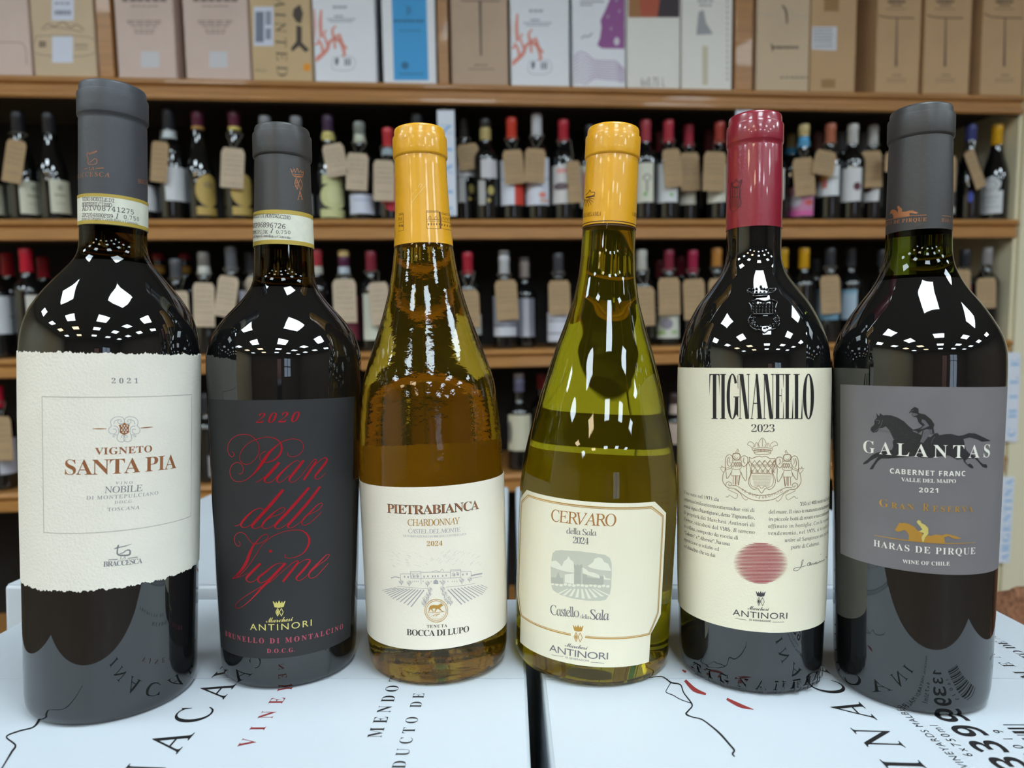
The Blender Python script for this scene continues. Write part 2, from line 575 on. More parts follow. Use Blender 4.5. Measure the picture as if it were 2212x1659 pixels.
def cap_profile(hb, mids, ru, b0, b1, rb, rl, ht):
    return [(mids[0][0], hb)] + mids[1:] + [(ru, b0 - 2.4), (ru - .12, b0 - .5), (rb - .15, b0 + .1), (rb, b0 + .8), (rb, b1 - .7), (rb - .12, b1 - .1), (rl + .1, b1 + .15), (rl, b1 + .7), (rl - .05, ht - 1.5), (rl - .45, ht - .5), (rl - 1.3, ht - .08), (rl - 2.6, ht), (0, ht - .15)]

class Bottle:
    def __init__(s, label, X, Z, lean, rows, cap, glass, foil, neck_glass=None, neck_from=999.):
        s.M = Matrix.Translation((X / 1000, Z / 1000, TOP + .0004)) @ Matrix.Rotation(R(lean), 4, 'Y')
        s.root = thing('wine_bottle', label, 'wine bottle', s.M, 'bottles lined up on the white cartons')
        hb = cap[0][1]
        rows = [q for q in rows]
        r0 = rows[0][1]
        sm = smooth_profile(rows, 8, hb + 3)
        base = [(0, 3.0), (r0 * .5, 2.4), (r0 * .84, .1), (r0 * .9, 0), (r0 * .955, .5), (r0 * .985, 2.2), (r0 * .997, 4.5)]
        top = [(sm[-1][1] - .5, hb + 8), (0, hb + 8)]
        prof = base + [(r, h) for h, r in sm] + top
        s.glass = lathe('glass_body', [(r / 1000, h / 1000) for r, h in prof], [glass] + ([neck_glass] if neck_glass else []), s.root, 128, 60)
        if neck_glass:
            for p in s.glass.data.polygons:
                if p.center.z * 1000 > neck_from: p.material_index = 1
        rr = [(0, r0)] + sm
        s.body = Skin(s.M, interp(rr), 0.0375)
        cp = [(cap[0][0] - .3, hb), (cap[0][0], hb)]
        for (ra, ha), (rb, hc) in zip(cap, cap[1:]):
            n = max(1, int((hc - ha) / 3))
            cp += [(ra + (rb - ra) * i / n, ha + (hc - ha) * i / n) for i in range(1, n + 1)]
        s.capsule = lathe('foil_capsule', [(r / 1000, h / 1000) for r, h in cp], foil, s.root, 96, 50)
        s.neck = Skin(s.M, interp([(h, r) for r, h in cap[:-1]]), 0.0145)

def paper(skin, name, top, bot, m, parent, off=.0002, n=110, wavy=0., tear=0.):
    """a sheet wrapped round the skin between two edges given as (angle, height) lists"""
    def at(e, u):
        for a, b in zip(e, e[1:]):
            if u <= b[0]: return a[1] + (b[1] - a[1]) * (u - a[0]) / max(1e-9, b[0] - a[0])
        return e[-1][1]
    us = sorted(set([top[0][0] + (top[-1][0] - top[0][0]) * i / n for i in range(n + 1)] + [p[0] for p in top] + [p[0] for p in bot]))
    rows = 26
    v, f = [], []
    for u in us:
        t, b = at(top, u), at(bot, u)
        if tear:
            t += tear * (random.random() - .5) + tear * .5 * math.sin(u * 31) * math.sin(u * 17)
            b += tear * (random.random() - .5) + tear * .5 * math.sin(u * 27 + 1) * math.sin(u * 13)
        col = [skin.xyz(u, t, 0)] + [skin.xyz(u, t + (b - t) * j / rows, off) for j in range(rows + 1)] + [skin.xyz(u, b, 0)]
        v += col
    k = rows + 3
    for i in range(len(us) - 1):
        for j in range(k - 1):
            f.append((i * k + j, i * k + j + 1, (i + 1) * k + j + 1, (i + 1) * k + j))
    for s0 in (0, len(us) - 1):
        c = len(v)
        v += [skin.xyz(us[s0], at(top, us[s0]) + (at(bot, us[s0]) - at(top, us[s0])) * j / rows, 0) for j in range(rows + 1)]
        for j in range(rows):
            a = s0 * k + 1 + j
            f.append((a, a + 1, c + j + 1, c + j) if s0 else (a + 1, a, c + j, c + j + 1))
    return obj(name, v, f, m, parent, True, 30)

def rect(skin, name, p_top, p_bot, u0, u1, m, parent, **kw):
    """a straight-edged label: heights from two points of the frame, ends at the angles u0 and u1"""
    t, b = skin.pt(*p_top)[1], skin.pt(*p_bot)[1]
    return paper(skin, name, [(u0, t), (u1, t)], [(u0, b), (u1, b)], m, parent, **kw)

def zoomed(ox, oy, s):
    return lambda pts: [(ox + p[0] / s, oy + p[1] / s) for p in pts]

INK = .00026
def crown(k, x, y, w, h, slant=0.):
    pts = [(-.36, .5), (-.5, -.38), (-.46, -.46), (-.3, -.05), (-.24, -.42), (-.12, -.05), (0, -.55), (.12, -.05), (.24, -.42), (.3, -.05), (.46, -.46), (.5, -.38), (.36, .5), (.0, .62)]
    k.poly([(x + a * w, y + b * h + a * slant) for a, b in pts])
def diamonds(k, x, y, w, h, wd, slant=0., fill=True):
    for s in (-1, 1):
        c = x + s * w * .25
        q = [(c, y - h / 2), (c + w * .25, y), (c, y + h / 2), (c - w * .25, y)]
        q = [(a, b + (a - x) / w * slant) for a, b in q]
        for a, b in zip(q, q[1:] + q[:1]): k.stroke([a, b], wd)
        if fill and s < 0: k.poly([(x - w * .25 + (a - c) * .62, y + (b - y) * .62) for a, b in q])
def antinori(k, x0, y0, x1, y1, cap, xm, ym, mw, mc, gen=None):
    k.text('ANTINORI', 'plain', x0, y0, x1, y1, cap=cap, asp=1.25)
    k.text('Marchesi', 'script', xm - mw / 2, ym - (y1 - y0) / (x1 - x0) * mw / 2, xm + mw / 2, ym + (y1 - y0) / (x1 - x0) * mw / 2, cap=mc)

M_GLASS = mat('dark_bottle_glass', (.006, .006, .006), .025, ior=1.75, spec=.55)
M_GLASS_NECK = mat('green_neck_glass', '#5c6a1c', .01, ior=1.33, trans=1.)
M_GLASS_BROWN = mat('brown_neck_glass', '#53431f', .01, ior=1.33, trans=1.)
M_OLIVE = mat('olive_bottle_glass', '#b5a41c', .012, ior=1.45, trans=.97)
M_GOLDGLASS = mat('golden_bottle_glass', '#bd9a2c', .012, ior=1.42, trans=.97, bump=(260, .10))
M_FOIL_GREY = mat('charcoal_foil', '#424348', .46, spec=.45, bump=(420, .10))
M_FOIL_BLACK = mat('black_foil', '#3a3837', .42, spec=.5, bump=(420, .10))
M_FOIL_YELLOW = mat('yellow_foil', '#e2a31c', .32, spec=.5, coat=.3, bump=(300, .06))
M_FOIL_RED = mat('burgundy_foil', '#8e1f31', .26, spec=.6, coat=.5, bump=(500, .08))
M_PAPER1 = mat('rough_cream_paper', '#e6e0d2', .85, spec=.2, noise=(40, .03), bump=(900, .25))
M_PAPER2 = mat('matt_black_paper', '#2e2e2f', .62, spec=.3, noise=(60, .05))
M_PAPER3 = mat('cream_paper', '#ebe2d0', .75, spec=.25, noise=(30, .02), bump=(1200, .12))
M_PAPER4 = mat('ivory_laid_paper', '#ebe3ca', .75, spec=.25, noise=(30, .02), bump=(900, .15), stretch=(1, 1, .05))
M_PAPER6 = mat('slate_grey_paper', '#726e70', .55, spec=.4, noise=(50, .05))
M_COPPER = mat('copper_foil_print', '#ad714b', .32, metal=.4)
M_GOLD = mat('gold_foil_print', '#cf9d4a', .32, metal=.45)
M_LGOLD = mat('pale_gold_print', '#e3d37c', .35, metal=.35)
M_REDFOIL = mat('red_foil_print', '#c3202f', .28, metal=.45)
M_GREYINK = paint('#77777b'); M_DARKINK = paint('#3c3a3f'); M_BLACKINK = paint('#171416'); M_SILVERINK = paint('#9d9ea3')
M_WHITEINK = paint('#e8e5da'); M_BROWNINK = paint('#8d6a49'); M_LINE = paint('#b9b4a6'); M_DARKRED = paint('#b2485a')
M_BAND = mat('strip_stamp_paper', '#d9d9c8', .6, noise=(300, .05)); M_BANDGOLD = mat('strip_gold_edge', '#b39a3f', .45)

# ---- the first bottle: torn-edge cream label
B1 = Bottle('dark wine bottle with torn-edge cream label and charcoal capsule, tallest of the front row', -193.5, 333.5, .9,
    [(0, 36.4), (20, 36.8), (52, 37.1), (88, 37.6), (133, 38), (163, 38.0), (170, 37.5), (175.8, 36.5), (182.7, 34.1), (190.5, 29.5), (198.2, 23.5), (204, 18.4), (207.3, 16.0), (210.7, 14.8), (214, 14.3), (226, 14.1)],
    cap_profile(222, [(14.35, 222), (14.45, 245), (14.35, 258)], 14.3, 273.2, 284, 14.95, 14.15, 288.5),
    M_GLASS, M_FOIL_GREY, M_GLASS_BROWN, 206)
S = B1.body; c1 = S.pt(240, 1000)[0]
lab = rect(S, 'front_label', (240, 763), (175, 1277), c1 - 1.85, c1 + 1.85, M_PAPER1, B1.root, tear=.0009, n=260)
k = Ink(S, INK)
k.text('2021', 'serif', 241, 828, 298, 828, cap=11, thin=-.006)
k.text('VINO', 'reg', 250, 1046, 286, 1045, cap=5.6, asp=1.2)
k.text('NOBILE', 'reg', 226, 1065, 307, 1060.5, cap=14)
k.text('DI MONTEPULCIANO', 'reg', 187, 1079, 341, 1068, cap=7.5, asp=1.1)
k.text('D.O.C.G.', 'reg', 248, 1088, 287, 1085, cap=6)
k.text('TOSCANA', 'reg', 232, 1104, 301, 1099, cap=7, asp=1.2)
k.text('LA', 'reg', 259, 1208, 272, 1207, cap=6.5)
k.text('BRACCESCA', 'serif', 223, 1224, 307, 1216, cap=11)
k.line(234, 1209, 254, 1208, .35); k.line(276, 1206, 297, 1203, .35)
z = zoomed(0, 800, 3.95)
k.stroke(z([(1000, 1512), (1060, 1500), (1122, 1480)]), [2, 2, .6]); k.stroke(z([(972, 1522), (1000, 1512), (1012, 1488), (1000, 1545), (1010, 1572), (1060, 1578), (1104, 1570), (1106, 1535), (1075, 1536), (1050, 1556), (1020, 1562)]), [1, 3, 2, 3, 3.5, 3, 3.5, 3, 2, 2, 1])
k.build('lettering', M_GREYINK, lab)
k = Ink(S, INK)
for a, b in (((92, 853), (413, 851)), ((92, 1150), (410, 1119))):
    pass
u0, ht = S.pt(92, 853); u1 = S.pt(413, 851)[0]; hb = S.pt(165, 1152)[1]; ht = S.pt(240, 858)[1]
us = S.us
def uvline(k, a, b, wd):
    us = k.S.us
    p, q = Vector((a[0] * us, a[1])), Vector((b[0] * us, b[1]))
    e = (q - p).normalized(); n = Vector((-e.y, e.x)) * wd / 2000
    p, q = p - e * wd / 2000, q + e * wd / 2000
    k.flat([(t.x, t.y, 0) for t in (p + n, p - n, q - n, q + n)], [(0, 1, 2, 3)])
for a, b in (((u0, ht), (u1, ht)), ((u1, ht), (u1, hb)), ((u1, hb), (u0, hb)), ((u0, hb), (u0, ht))): uvline(k, a, b, .4)
k.build('border_line', M_LINE, lab)
k = Ink(S, INK)
k.text('VIGNETO', 'serif', 205, 982, 328, 976, cap=14.5, asp=1.1)
k.text('SANTA PIA', 'serif', 141, 1025, 380, 1011, cap=32, thin=-.004)
z = zoomed(170, 870, 8.508)
k.stroke(z([(255, 478), (380, 478), (512, 478)]), [1, 2.4, 1]); k.stroke(z([(1130, 462), (1240, 455), (1355, 445)]), [1, 2.4, 1])
k.poly(z([(838, 362), (870, 395), (935, 400), (918, 470), (925, 540), (880, 572), (838, 597), (796, 572), (750, 545), (758, 470), (735, 408), (805, 395)]))
k.build('copper_lettering', M_COPPER, lab)
k = Ink(S, INK + .00005)
for i in range(4):
    for j in range(3 - (i % 2)):
        k.circle(*z([(790 + 50 * j + 25 * (i % 2), 425 + 38 * i)])[0], 1.7, 1.7, 10)
k.build('shield_lattice', M_PAPER1, lab)
k = Ink(S, INK)
for sgn in (1, -1):
    for st in ([(838, 370), (835, 310), (800, 268), (730, 256), (650, 272), (598, 320), (588, 375), (610, 425)], [(820, 372), (760, 388), (715, 355), (735, 312), (775, 315), (785, 345), (760, 352)], [(648, 392), (660, 342), (725, 305)],
               [(610, 420), (560, 470), (556, 530), (600, 570), (660, 565), (695, 530), (680, 485), (630, 488)], [(640, 425), (700, 435), (730, 480), (735, 540), (712, 600), (705, 660), (740, 710), (800, 718), (845, 690), (850, 640), (820, 600), (790, 605), (780, 630), (800, 642)], [(705, 590), (650, 590), (625, 610), (640, 630), (668, 612)]):
        k.stroke(z([(838 + (a - 838) * sgn, b) for a, b in st]), 1.05)
k.build('scroll_emblem', M_SILVERINK, lab)
N = B1.neck; cn = N.pt(250, 450)[0]
k = Ink(N, .00008)
k.text('BRACCESCA', 'reg', 166, 388, 237, 383, cap=9.5); k.text('LA', 'reg', 193, 368, 204, 367, cap=7)
k.line(182, 365, 190, 364, .3); k.line(207, 364, 225, 363, .3)
z = zoomed(0, 220, 6.506)
k.stroke(z([(1235, 730), (1290, 712), (1365, 690), (1330, 715), (1250, 740)]), 1.0); k.stroke(z([(1240, 700), (1225, 745), (1240, 800), (1240, 870), (1300, 878), (1355, 868), (1362, 815), (1330, 800), (1290, 835), (1262, 850)]), 1.1)
k.text('BRACCESCA', 'reg', 298, 396, 326, 401, cap=9.5, asp=.8)
k.build('capsule_print', M_COPPER, B1.capsule)
band = rect(N, 'strip_stamp', (250, 421), (250, 486), cn - 1.7, cn + 1.6, M_BAND, B1.root, off=.0003)
def stamp(N, band, edges, lines, cn):
    k = Ink(N, .00036)
    us = N.us
    for ya, yb in edges:
        a, b = N.pt(*ya)[1], N.pt(*yb)[1]
        n = 48
        q = [cn - 1.7 + 3.3 * i / n for i in range(n + 1)]
        k.put([(u, a) for u in q] + [(u, b) for u in q], [(i, i + 1, n + 2 + i, n + 1 + i) for i in range(n)])
    k.build('gold_edge', M_BANDGOLD, band)
    k = Ink(N, .00036)
    for ln in lines: k.text(*ln[:6], cap=ln[6])
    k.build('lettering', paint('#4a3f46'), band)
stamp(N, band, (((250, 421), (250, 428)), ((250, 478), (250, 486))),
      (('VINO NOBILE DI', 'mono', 179, 435, 247, 438, 8), ('MONTEPULCIANO', 'mono', 179, 446, 242, 448, 8), ('ADIV08741275', 'mono', 179, 456, 288, 464, 10),
       ('2PCV048B0FS9', 'mono', 179, 469, 244, 472, 8), ('0.750', 'mono', 267, 473, 299, 478, 8), ('l', 'ital', 251, 473, 257, 473, 11), ('zione di Origine Controllata e Garantita', 'reg', 178, 476, 298, 487, 6)), cn)

# ---- the second bottle: matt black label, red script
B2 = Bottle('dark tapered wine bottle with matt black label in red script', -118.2, 365.8, -.30,
    [(0, 34.0), (32, 35.3), (52, 36.1), (79, 36.8), (106, 37.5), (140, 38.5), (154, 39.0), (162, 38.7), (166.3, 38.1), (173.6, 35.5), (180.1, 31.2), (185.4, 26.5), (190.3, 21.9), (195.1, 18.2), (199, 16.3), (203, 15.3), (220, 14.7)],
    cap_profile(219, [(15.0, 219), (14.6, 235), (14.1, 251)], 13.9, 264.2, 276.2, 14.75, 13.8, 280.2),
    M_GLASS, M_FOIL_BLACK, M_GLASS_BROWN, 197)
S = B2.body; ur = S.pt(764, 900)[0]; uc = S.pt(605, 1300)[0]
lab = rect(S, 'front_label', (600, 864), (610, 1421), uc - (ur - uc), ur, M_PAPER2, B2.root)
A = zoomed(440, 850, 6.506); B = zoomed(440, 1080, 6.506)
k = Ink(S, INK)
H = 1.3
def ws(*q): return [x / 6.506 for x in q]
k.stroke(A([(405, 815), (432, 840), (425, 880), (395, 887), (360, 850), (345, 780), (362, 695), (420, 620), (500, 582), (600, 575), (680, 600), (750, 670), (780, 760), (770, 850), (720, 930), (650, 985), (590, 995), (530, 960), (512, 900), (530, 820), (600, 725), (700, 660), (800, 625), (900, 612), (1000, 630), (1065, 675), (1095, 740), (1090, 810), (1050, 880), (985, 935), (900, 966), (850, 963), (802, 935), (790, 890), (812, 848), (850, 820), (880, 815)]),
         ws(*[8] * 23, 9, 11, 16, 22, 26, 26, 20, 11, 8, 8, 8, 8, 8, 8))
k.stroke(A([(1180, 828), (1185, 860), (1220, 885), (1290, 882), (1360, 840), (1397, 770), (1390, 700), (1340, 652), (1260, 637), (1170, 650), (1080, 692), (1000, 755), (920, 835), (860, 920), (800, 1010), (740, 1090), (680, 1152), (600, 1210), (510, 1238), (430, 1220), (382, 1150), (375, 1070), (410, 1000), (470, 968), (530, 990), (560, 1050), (550, 1110), (515, 1132), (498, 1120)]),
         ws(*[8] * 9, 9, 11, 20, 34, 42, 40, 26, 14, 9, *[8] * 11))
k.stroke(A([(1062, 966), (1000, 1040), (930, 1120), (860, 1200), (868, 1243), (910, 1252), (970, 1228), (1045, 1150)]), ws(36, 40, 40, 32, 14, 10, 9, 8))
k.stroke(A([(730, 1250), (790, 1222), (860, 1165)]), ws(8, 9, 6))
k.stroke(A([(1350, 960), (1310, 942), (1230, 985), (1120, 1085), (1045, 1170), (1030, 1225), (1062, 1248), (1120, 1222), (1205, 1145)]), ws(8, 8, 12, 24, 28, 18, 10, 8, 7))
k.stroke(A([(1405, 934), (1340, 1020), (1270, 1110), (1208, 1190), (1208, 1232), (1245, 1246), (1310, 1210), (1400, 1115), (1480, 1010), (1535, 940), (1570, 922), (1582, 945)]), ws(30, 36, 36, 30, 14, 10, 8, 8, 8, 9, 12, 14))
k.stroke(A([(1578, 950), (1500, 1070), (1402, 1216)]), ws(24, 30, 28))
k.stroke(A([(1470, 1110), (1590, 975), (1680, 908), (1722, 912), (1722, 950), (1650, 1050), (1570, 1150), (1562, 1188), (1595, 1202), (1645, 1178), (1712, 1115)]), ws(6, 8, 10, 18, 28, 32, 24, 14, 9, 8, 6))
k.stroke(B([(1118, -146), (980, 20), (840, 180), (690, 348), (692, 384), (732, 396), (800, 372), (850, 325)]), ws(36, 42, 42, 34, 14, 9, 8, 7))
k.stroke(B([(845, 135), (790, 114), (700, 150), (610, 232), (545, 310), (530, 358), (560, 383), (625, 372), (720, 305)]), ws(8, 9, 16, 28, 28, 18, 10, 8, 6))
k.stroke(B([(445, 365), (500, 350), (548, 318)]), ws(8, 9, 6))
k.stroke(B([(850, 300), (950, 240), (1060, 203), (1128, 152), (1140, 115), (1100, 105), (1020, 152), (920, 238), (845, 318), (822, 368), (852, 400), (920, 390), (1005, 340)]), ws(6, 8, 8, 8, 9, 9, 14, 26, 26, 18, 10, 8, 6))
k.stroke(B([(1478, -176), (1330, 0), (1160, 190), (1012, 345), (1006, 382), (1042, 402), (1105, 382), (1195, 318)]), ws(32, 38, 38, 32, 14, 9, 8, 6))
k.stroke(B([(1632, -191), (1490, 0), (1330, 190), (1192, 345), (1190, 382), (1230, 391), (1300, 352), (1380, 290)]), ws(30, 36, 36, 30, 14, 9, 8, 6))
k.stroke(B([(1470, 205), (1590, 150), (1650, 92), (1665, 56), (1640, 42), (1580, 82), (1500, 165), (1420, 245), (1376, 308), (1388, 345), (1425, 352), (1500, 312), (1590, 232), (1652, 165)]), ws(6, 8, 8, 9, 10, 14, 20, 22, 16, 10, 9, 8, 8, 6))
k.stroke(B([(498, 578), (520, 610), (510, 642), (480, 645), (445, 600), (436, 540), (462, 480), (520, 453), (580, 475), (630, 540), (680, 602), (730, 620), (800, 602), (870, 562), (905, 520), (898, 485), (860, 480), (800, 522), (745, 585), (695, 650), (650, 750), (600, 880), (520, 1000), (410, 1104)]), ws(*[8] * 17, 10, 14, 26, 38, 42, 32, 8))
k.stroke(B([(410, 1104), (470, 1084), (560, 1010), (650, 900), (740, 765), (830, 625), (950, 522), (1100, 452), (1250, 423), (1370, 427), (1448, 480), (1480, 560), (1462, 650), (1400, 742), (1300, 797), (1200, 816), (1142, 800), (1146, 760)]), ws(14, 10, 9, 9, 9, 8, 8, 8, 8, 12, 22, 28, 24, 14, 9, 8, 8, 7))
k.circle(*B([(940, 717)])[0], 3.6, 3.0)
k.stroke(B([(430, 1098), (520, 1075), (625, 1025)]), ws(7, 8, 6))
k.stroke(B([(802, 890), (705, 985), (612, 1085), (606, 1120), (640, 1152), (705, 1140), (790, 1070)]), ws(30, 36, 30, 16, 10, 8, 6))
k.stroke(B([(1120, 892), (1060, 886), (980, 922), (865, 1015), (775, 1088), (772, 1142), (812, 1162), (880, 1132), (965, 1060)]), ws(8, 8, 14, 26, 26, 16, 10, 8, 6))
k.stroke(B([(1150, 885), (1020, 1020), (900, 1150), (820, 1230), (750, 1312), (620, 1440), (520, 1510), (462, 1517), (456, 1470), (520, 1402), (650, 1312), (800, 1222), (960, 1132), (1060, 1042), (1165, 955), (1250, 882), (1312, 852), (1332, 870)]), ws(30, 36, 34, 28, 20, 10, 8, 8, 8, 8, 8, 8, 8, 8, 8, 9, 12, 16))
k.stroke(B([(1330, 875), (1220, 1010), (1112, 1148)]), ws(26, 32, 26))
k.stroke(B([(1200, 1020), (1330, 892), (1430, 837), (1490, 842), (1478, 880), (1400, 980), (1310, 1078), (1302, 1112), (1335, 1131), (1400, 1102), (1490, 1020), (1600, 922), (1700, 850), (1755, 792), (1757, 764), (1720, 772), (1640, 852), (1560, 935), (1490, 1012), (1476, 1068), (1502, 1098), (1580, 1070), (1660, 985), (1720, 920), (1752, 884)]),
         ws(6, 8, 10, 18, 28, 30, 24, 14, 9, 8, 7, 7, 8, 8, 9, 10, 16, 24, 22, 14, 9, 8, 8, 7, 6))
k.text('2020', 'serif', 553, 914, 641, 911, cap=21, shear=.42, thin=-.012)
k.build('script_lettering', M_REDFOIL, lab)
k = Ink(S, INK)
k.text('BRUNELLO DI MONTALCINO', 'serif', 488, 1372, 740, 1357, cap=11)
k.text('D.O.C.G.', 'serif', 577, 1410, 637, 1407, cap=9)
k.build('lettering', M_DARKRED, lab)
k = Ink(S, INK)
crown(k, 603, 1304, 27, 14, -1); diamonds(k, 604, 1322, 16, 17, 1.5)
antinori(k, 541, 1360, 673, 1351, 13.5, 604, 1342.5, 58, 11)
k.build('gold_lettering', M_LGOLD, lab)
N = B2.neck; cn = N.pt(600, 450)[0]
k = Ink(N, .00008)
z = zoomed(520, 340, 8.094)
k.stroke(z([(870, 195), (905, 255), (935, 200), (950, 265), (985, 190), (1015, 265), (1050, 225), (1060, 275), (1090, 245), (1078, 340), (1010, 345), (925, 325), (870, 195)]), 1.1)
k.stroke(z([(915, 290), (990, 305), (1080, 305)]), 1.3); k.stroke(z([(940, 322), (1010, 335), (1075, 328)]), 1.6)
for q in ([(968, 358), (1010, 460), (988, 560), (940, 455), (968, 358)], [(1040, 372), (1078, 470), (1050, 572), (1010, 462), (1040, 372)]):
    for a, b in zip(q, q[1:]): k.stroke(z([a, b]), 1.1)
for yy in (410, 435, 460, 485, 510): k.stroke(z([(950, yy), (1000, yy + 5)]), 1.0)
k.text('A', 'reg', 642, 431, 655, 431, cap=19)
k.build('capsule_print', M_COPPER, B2.capsule)
band = rect(N, 'strip_stamp', (600, 453), (600, 527), cn - 1.7, cn + 1.6, M_BAND, B2.root, off=.0003)
stamp(N, band, (((600, 453), (600, 462)), ((600, 518), (600, 527))),
      (('BRUNELLO DI MONTALCINO', 'mono', 530, 472, 627, 475, 8), ('AKKP06896726', 'mono', 534, 493, 616, 495, 10),
       ('XTKM3P13K', 'mono', 536, 506, 579, 505, 7), ('0.750', 'mono', 597, 505, 627, 506, 7), ('l', 'ital', 585, 504, 591, 504, 10), ('zione di Origine Controllata e Garantita', 'reg', 530, 515, 629, 517, 6)), cn)

# ---- the third bottle: golden glass, cream label, yellow capsule
B3 = Bottle('golden-glass wine bottle with cream label and yellow capsule, leaning beside the black-label bottle', -39.5, 372, -1.95,
    [(0, 36.5), (4, 36.9), (19.5, 37.5), (50, 37.9), (100, 38.4), (117.5, 38.0), (130.2, 37.2), (142.6, 35.9), (150.1, 34.5), (160.2, 31.4), (172.6, 27), (185.2, 22.7), (197.5, 19.3), (210, 16.9), (220.5, 15.4)],
    cap_profile(220.3, [(15.65, 220.3), (14.8, 232), (14.2, 243), (13.75, 256)], 13.65, 266.6, 277.2, 14.35, 13.4, 282),
    M_GOLDGLASS, M_FOIL_YELLOW)
S = B3.body; uc = S.pt(945, 1200)[0]
lab = rect(S, 'front_label', (940, 1051), (960, 1401), uc - 1.75, uc + 1.75, M_PAPER3, B3.root)
back = paper(S, 'back_label', [(uc + 2.2, .112), (uc + 4.0, .112)], [(uc + 2.2, .03), (uc + 4.0, .03)], M_PAPER3, B3.root)
k = Ink(S, INK)
k.text('PIETRABIANCA', 'serif', 837, 1107, 1034, 1099, cap=19.5, asp=1.1)
k.text('TENUTA', 'serif', 922, 1356, 966, 1354, cap=6.5)
k.text('BOCCA DI LUPO', 'serif', 879, 1371, 1013, 1364, cap=13)
k.build('lettering', paint('#3f3833'), lab)
k = Ink(S, INK + .00004)
k.text('PIETRABIANCA', 'serif', 838, 1106.2, 1033, 1098.2, cap=18, asp=1.1, thin=-.016)
k.build('copper_lettering', M_COPPER, lab)
k = Ink(S, INK)
k.text('CASTEL DEL MONTE', 'reg', 882, 1151, 994, 1148, cap=9)
k.text('DENOMINAZIONE DI ORIGINE CONTROLLATA', 'reg', 871, 1159, 1007, 1155, cap=4.6)
z = zoomed(820, 1180, 7.9)
def L(*p, w=.9): k.stroke(z(p), w)
L((360, 470), (530, 470)); L((530, 425), (530, 540)); L((530, 430), (710, 430)); L((530, 455), (710, 455)); L((710, 430), (710, 650)); L((710, 440), (1210, 440)); L((360, 470), (365, 600)); L((715, 545), (1200, 540)); L((530, 545), (715, 550))
L((1210, 400), (1380, 395)); L((1210, 420), (1380, 412)); L((1380, 395), (1385, 540)); L((1385, 435), (1555, 425)); L((1555, 425), (1555, 520)); L((1205, 400), (1205, 540)); L((1200, 540), (1385, 530)); L((1035, 425), (1065, 385), (1095, 425)); L((880, 440), (960, 415), (1040, 440)); L((300, 680), (700, 715), (830, 712), w=.8); L((1130, 695), (1400, 670), (1620, 630), w=.8); L((330, 600), (360, 610)); L((200, 540), (270, 520), (350, 535), w=2)
L((1560, 500), (1650, 480), (1745, 462), w=3); L((1560, 545), (1740, 515))
for x, y in ((430, 518), (490, 522), (760, 515), (825, 510), (905, 512), (950, 510), (995, 508), (1075, 503), (1135, 495), (1418, 482), (1488, 470)): k.poly(z([(x - 11, y + 16), (x - 11, y - 16), (x + 11, y - 16), (x + 11, y + 16)]))
for x, y in ((575, 505), (645, 505), (1260, 480), (1325, 468)):
    L((x - 22, y + 30), (x - 22, y - 10), (x, y - 28), (x + 22, y - 10), (x + 22, y + 30), w=1)
    k.poly(z([(x - 3, y + 28), (x - 3, y - 12), (x + 16, y - 8), (x + 16, y + 28)]))
k.poly(z([(918, 640), (920, 590), (958, 562), (998, 590), (1000, 640)]))
for x in (570, 600, 630, 660, 745, 880, 1030, 1165, 1240, 1275, 1315): L((x, 585), (x, 610), w=1.1)
for x, y, r in ((375, 605, 42), (510, 615, 46), (820, 625, 46), (1080, 605, 48), (1400, 575, 48), (1535, 555, 44), (860, 730, 46), (1075, 715, 46), (840, 810, 52), (1105, 800, 52), (790, 890, 62), (1160, 890, 70), (760, 960, 50), (1210, 950, 46)):
    for i in range(7):
        a = i * 2.4
        cxx, cyy = x + math.cos(a) * r * .55, y + math.sin(a) * r * .5
        k.stroke(z([(cxx + r * .34 * math.cos(t), cyy + r * .3 * math.sin(t)) for t in (0, 1.2, 2.4, 3.6, 4.8)]), .8)
    L((x, y + r * .7), (x, y + r * 1.35), w=1.6)
for i in range(11):
    L((760 - i * 48, 745 - i * 4), (540 - i * 62 + max(0, i - 5) * 26, 1030 - i * 28), w=2.4 - i * .12)
    L((1160 + i * 56, 735 - i * 8), (1400 + i * 58 - max(0, i - 6) * 36, 990 - i * 28), w=2.4 - i * .12)
k.build('villa_drawing', paint('#a5a0a0'), lab)
k = Ink(S, INK)
random.seed(11)
for i in range(60):
    x, y = random.uniform(160, 1700), random.uniform(90, 330)
    a = random.uniform(.5, .9)
    k.stroke(z([(x, y), (x + 70 * math.cos(a), y - 70 * math.sin(a) * (1 if x > 900 else -.5))]), .7)
k.build('cloud_shading', paint('#cfccc2'), lab)
k = Ink(S, INK + .00004)
k.text('CHARDONNAY', 'reg', 881, 1135, 993, 1131, cap=14)
k.text('2024', 'serif', 922, 1179, 956, 1178, cap=10, thin=-.006)
c = [(968 + 195 * math.cos(t / 24 * 6.2832), 1095 + 195 * math.sin(t / 24 * 6.2832)) for t in range(25)]
k.stroke(z(c), 1.3); k.stroke(z([(968 + (a - 968) * .86, 1095 + (b - 1095) * .86) for a, b in c]), 1.1)
k.poly(z([(830, 1075), (860, 1015), (910, 998), (990, 1003), (1030, 985), (1050, 968), (1062, 985), (1088, 1005), (1060, 1022), (1030, 1050), (1060, 1090), (1090, 1110), (1070, 1112), (1000, 1065), (975, 1070), (955, 1115), (938, 1115), (955, 1060), (905, 1058), (905, 1085), (925, 1112), (905, 1115), (885, 1080), (870, 1070), (845, 1115), (832, 1115), (850, 1060)]))
L((825, 1128), (960, 1125), (1105, 1112), w=1); L((905, 1190), (960, 1160), (1030, 1150), w=1.2); L((950, 1190), (1000, 1165), w=1)
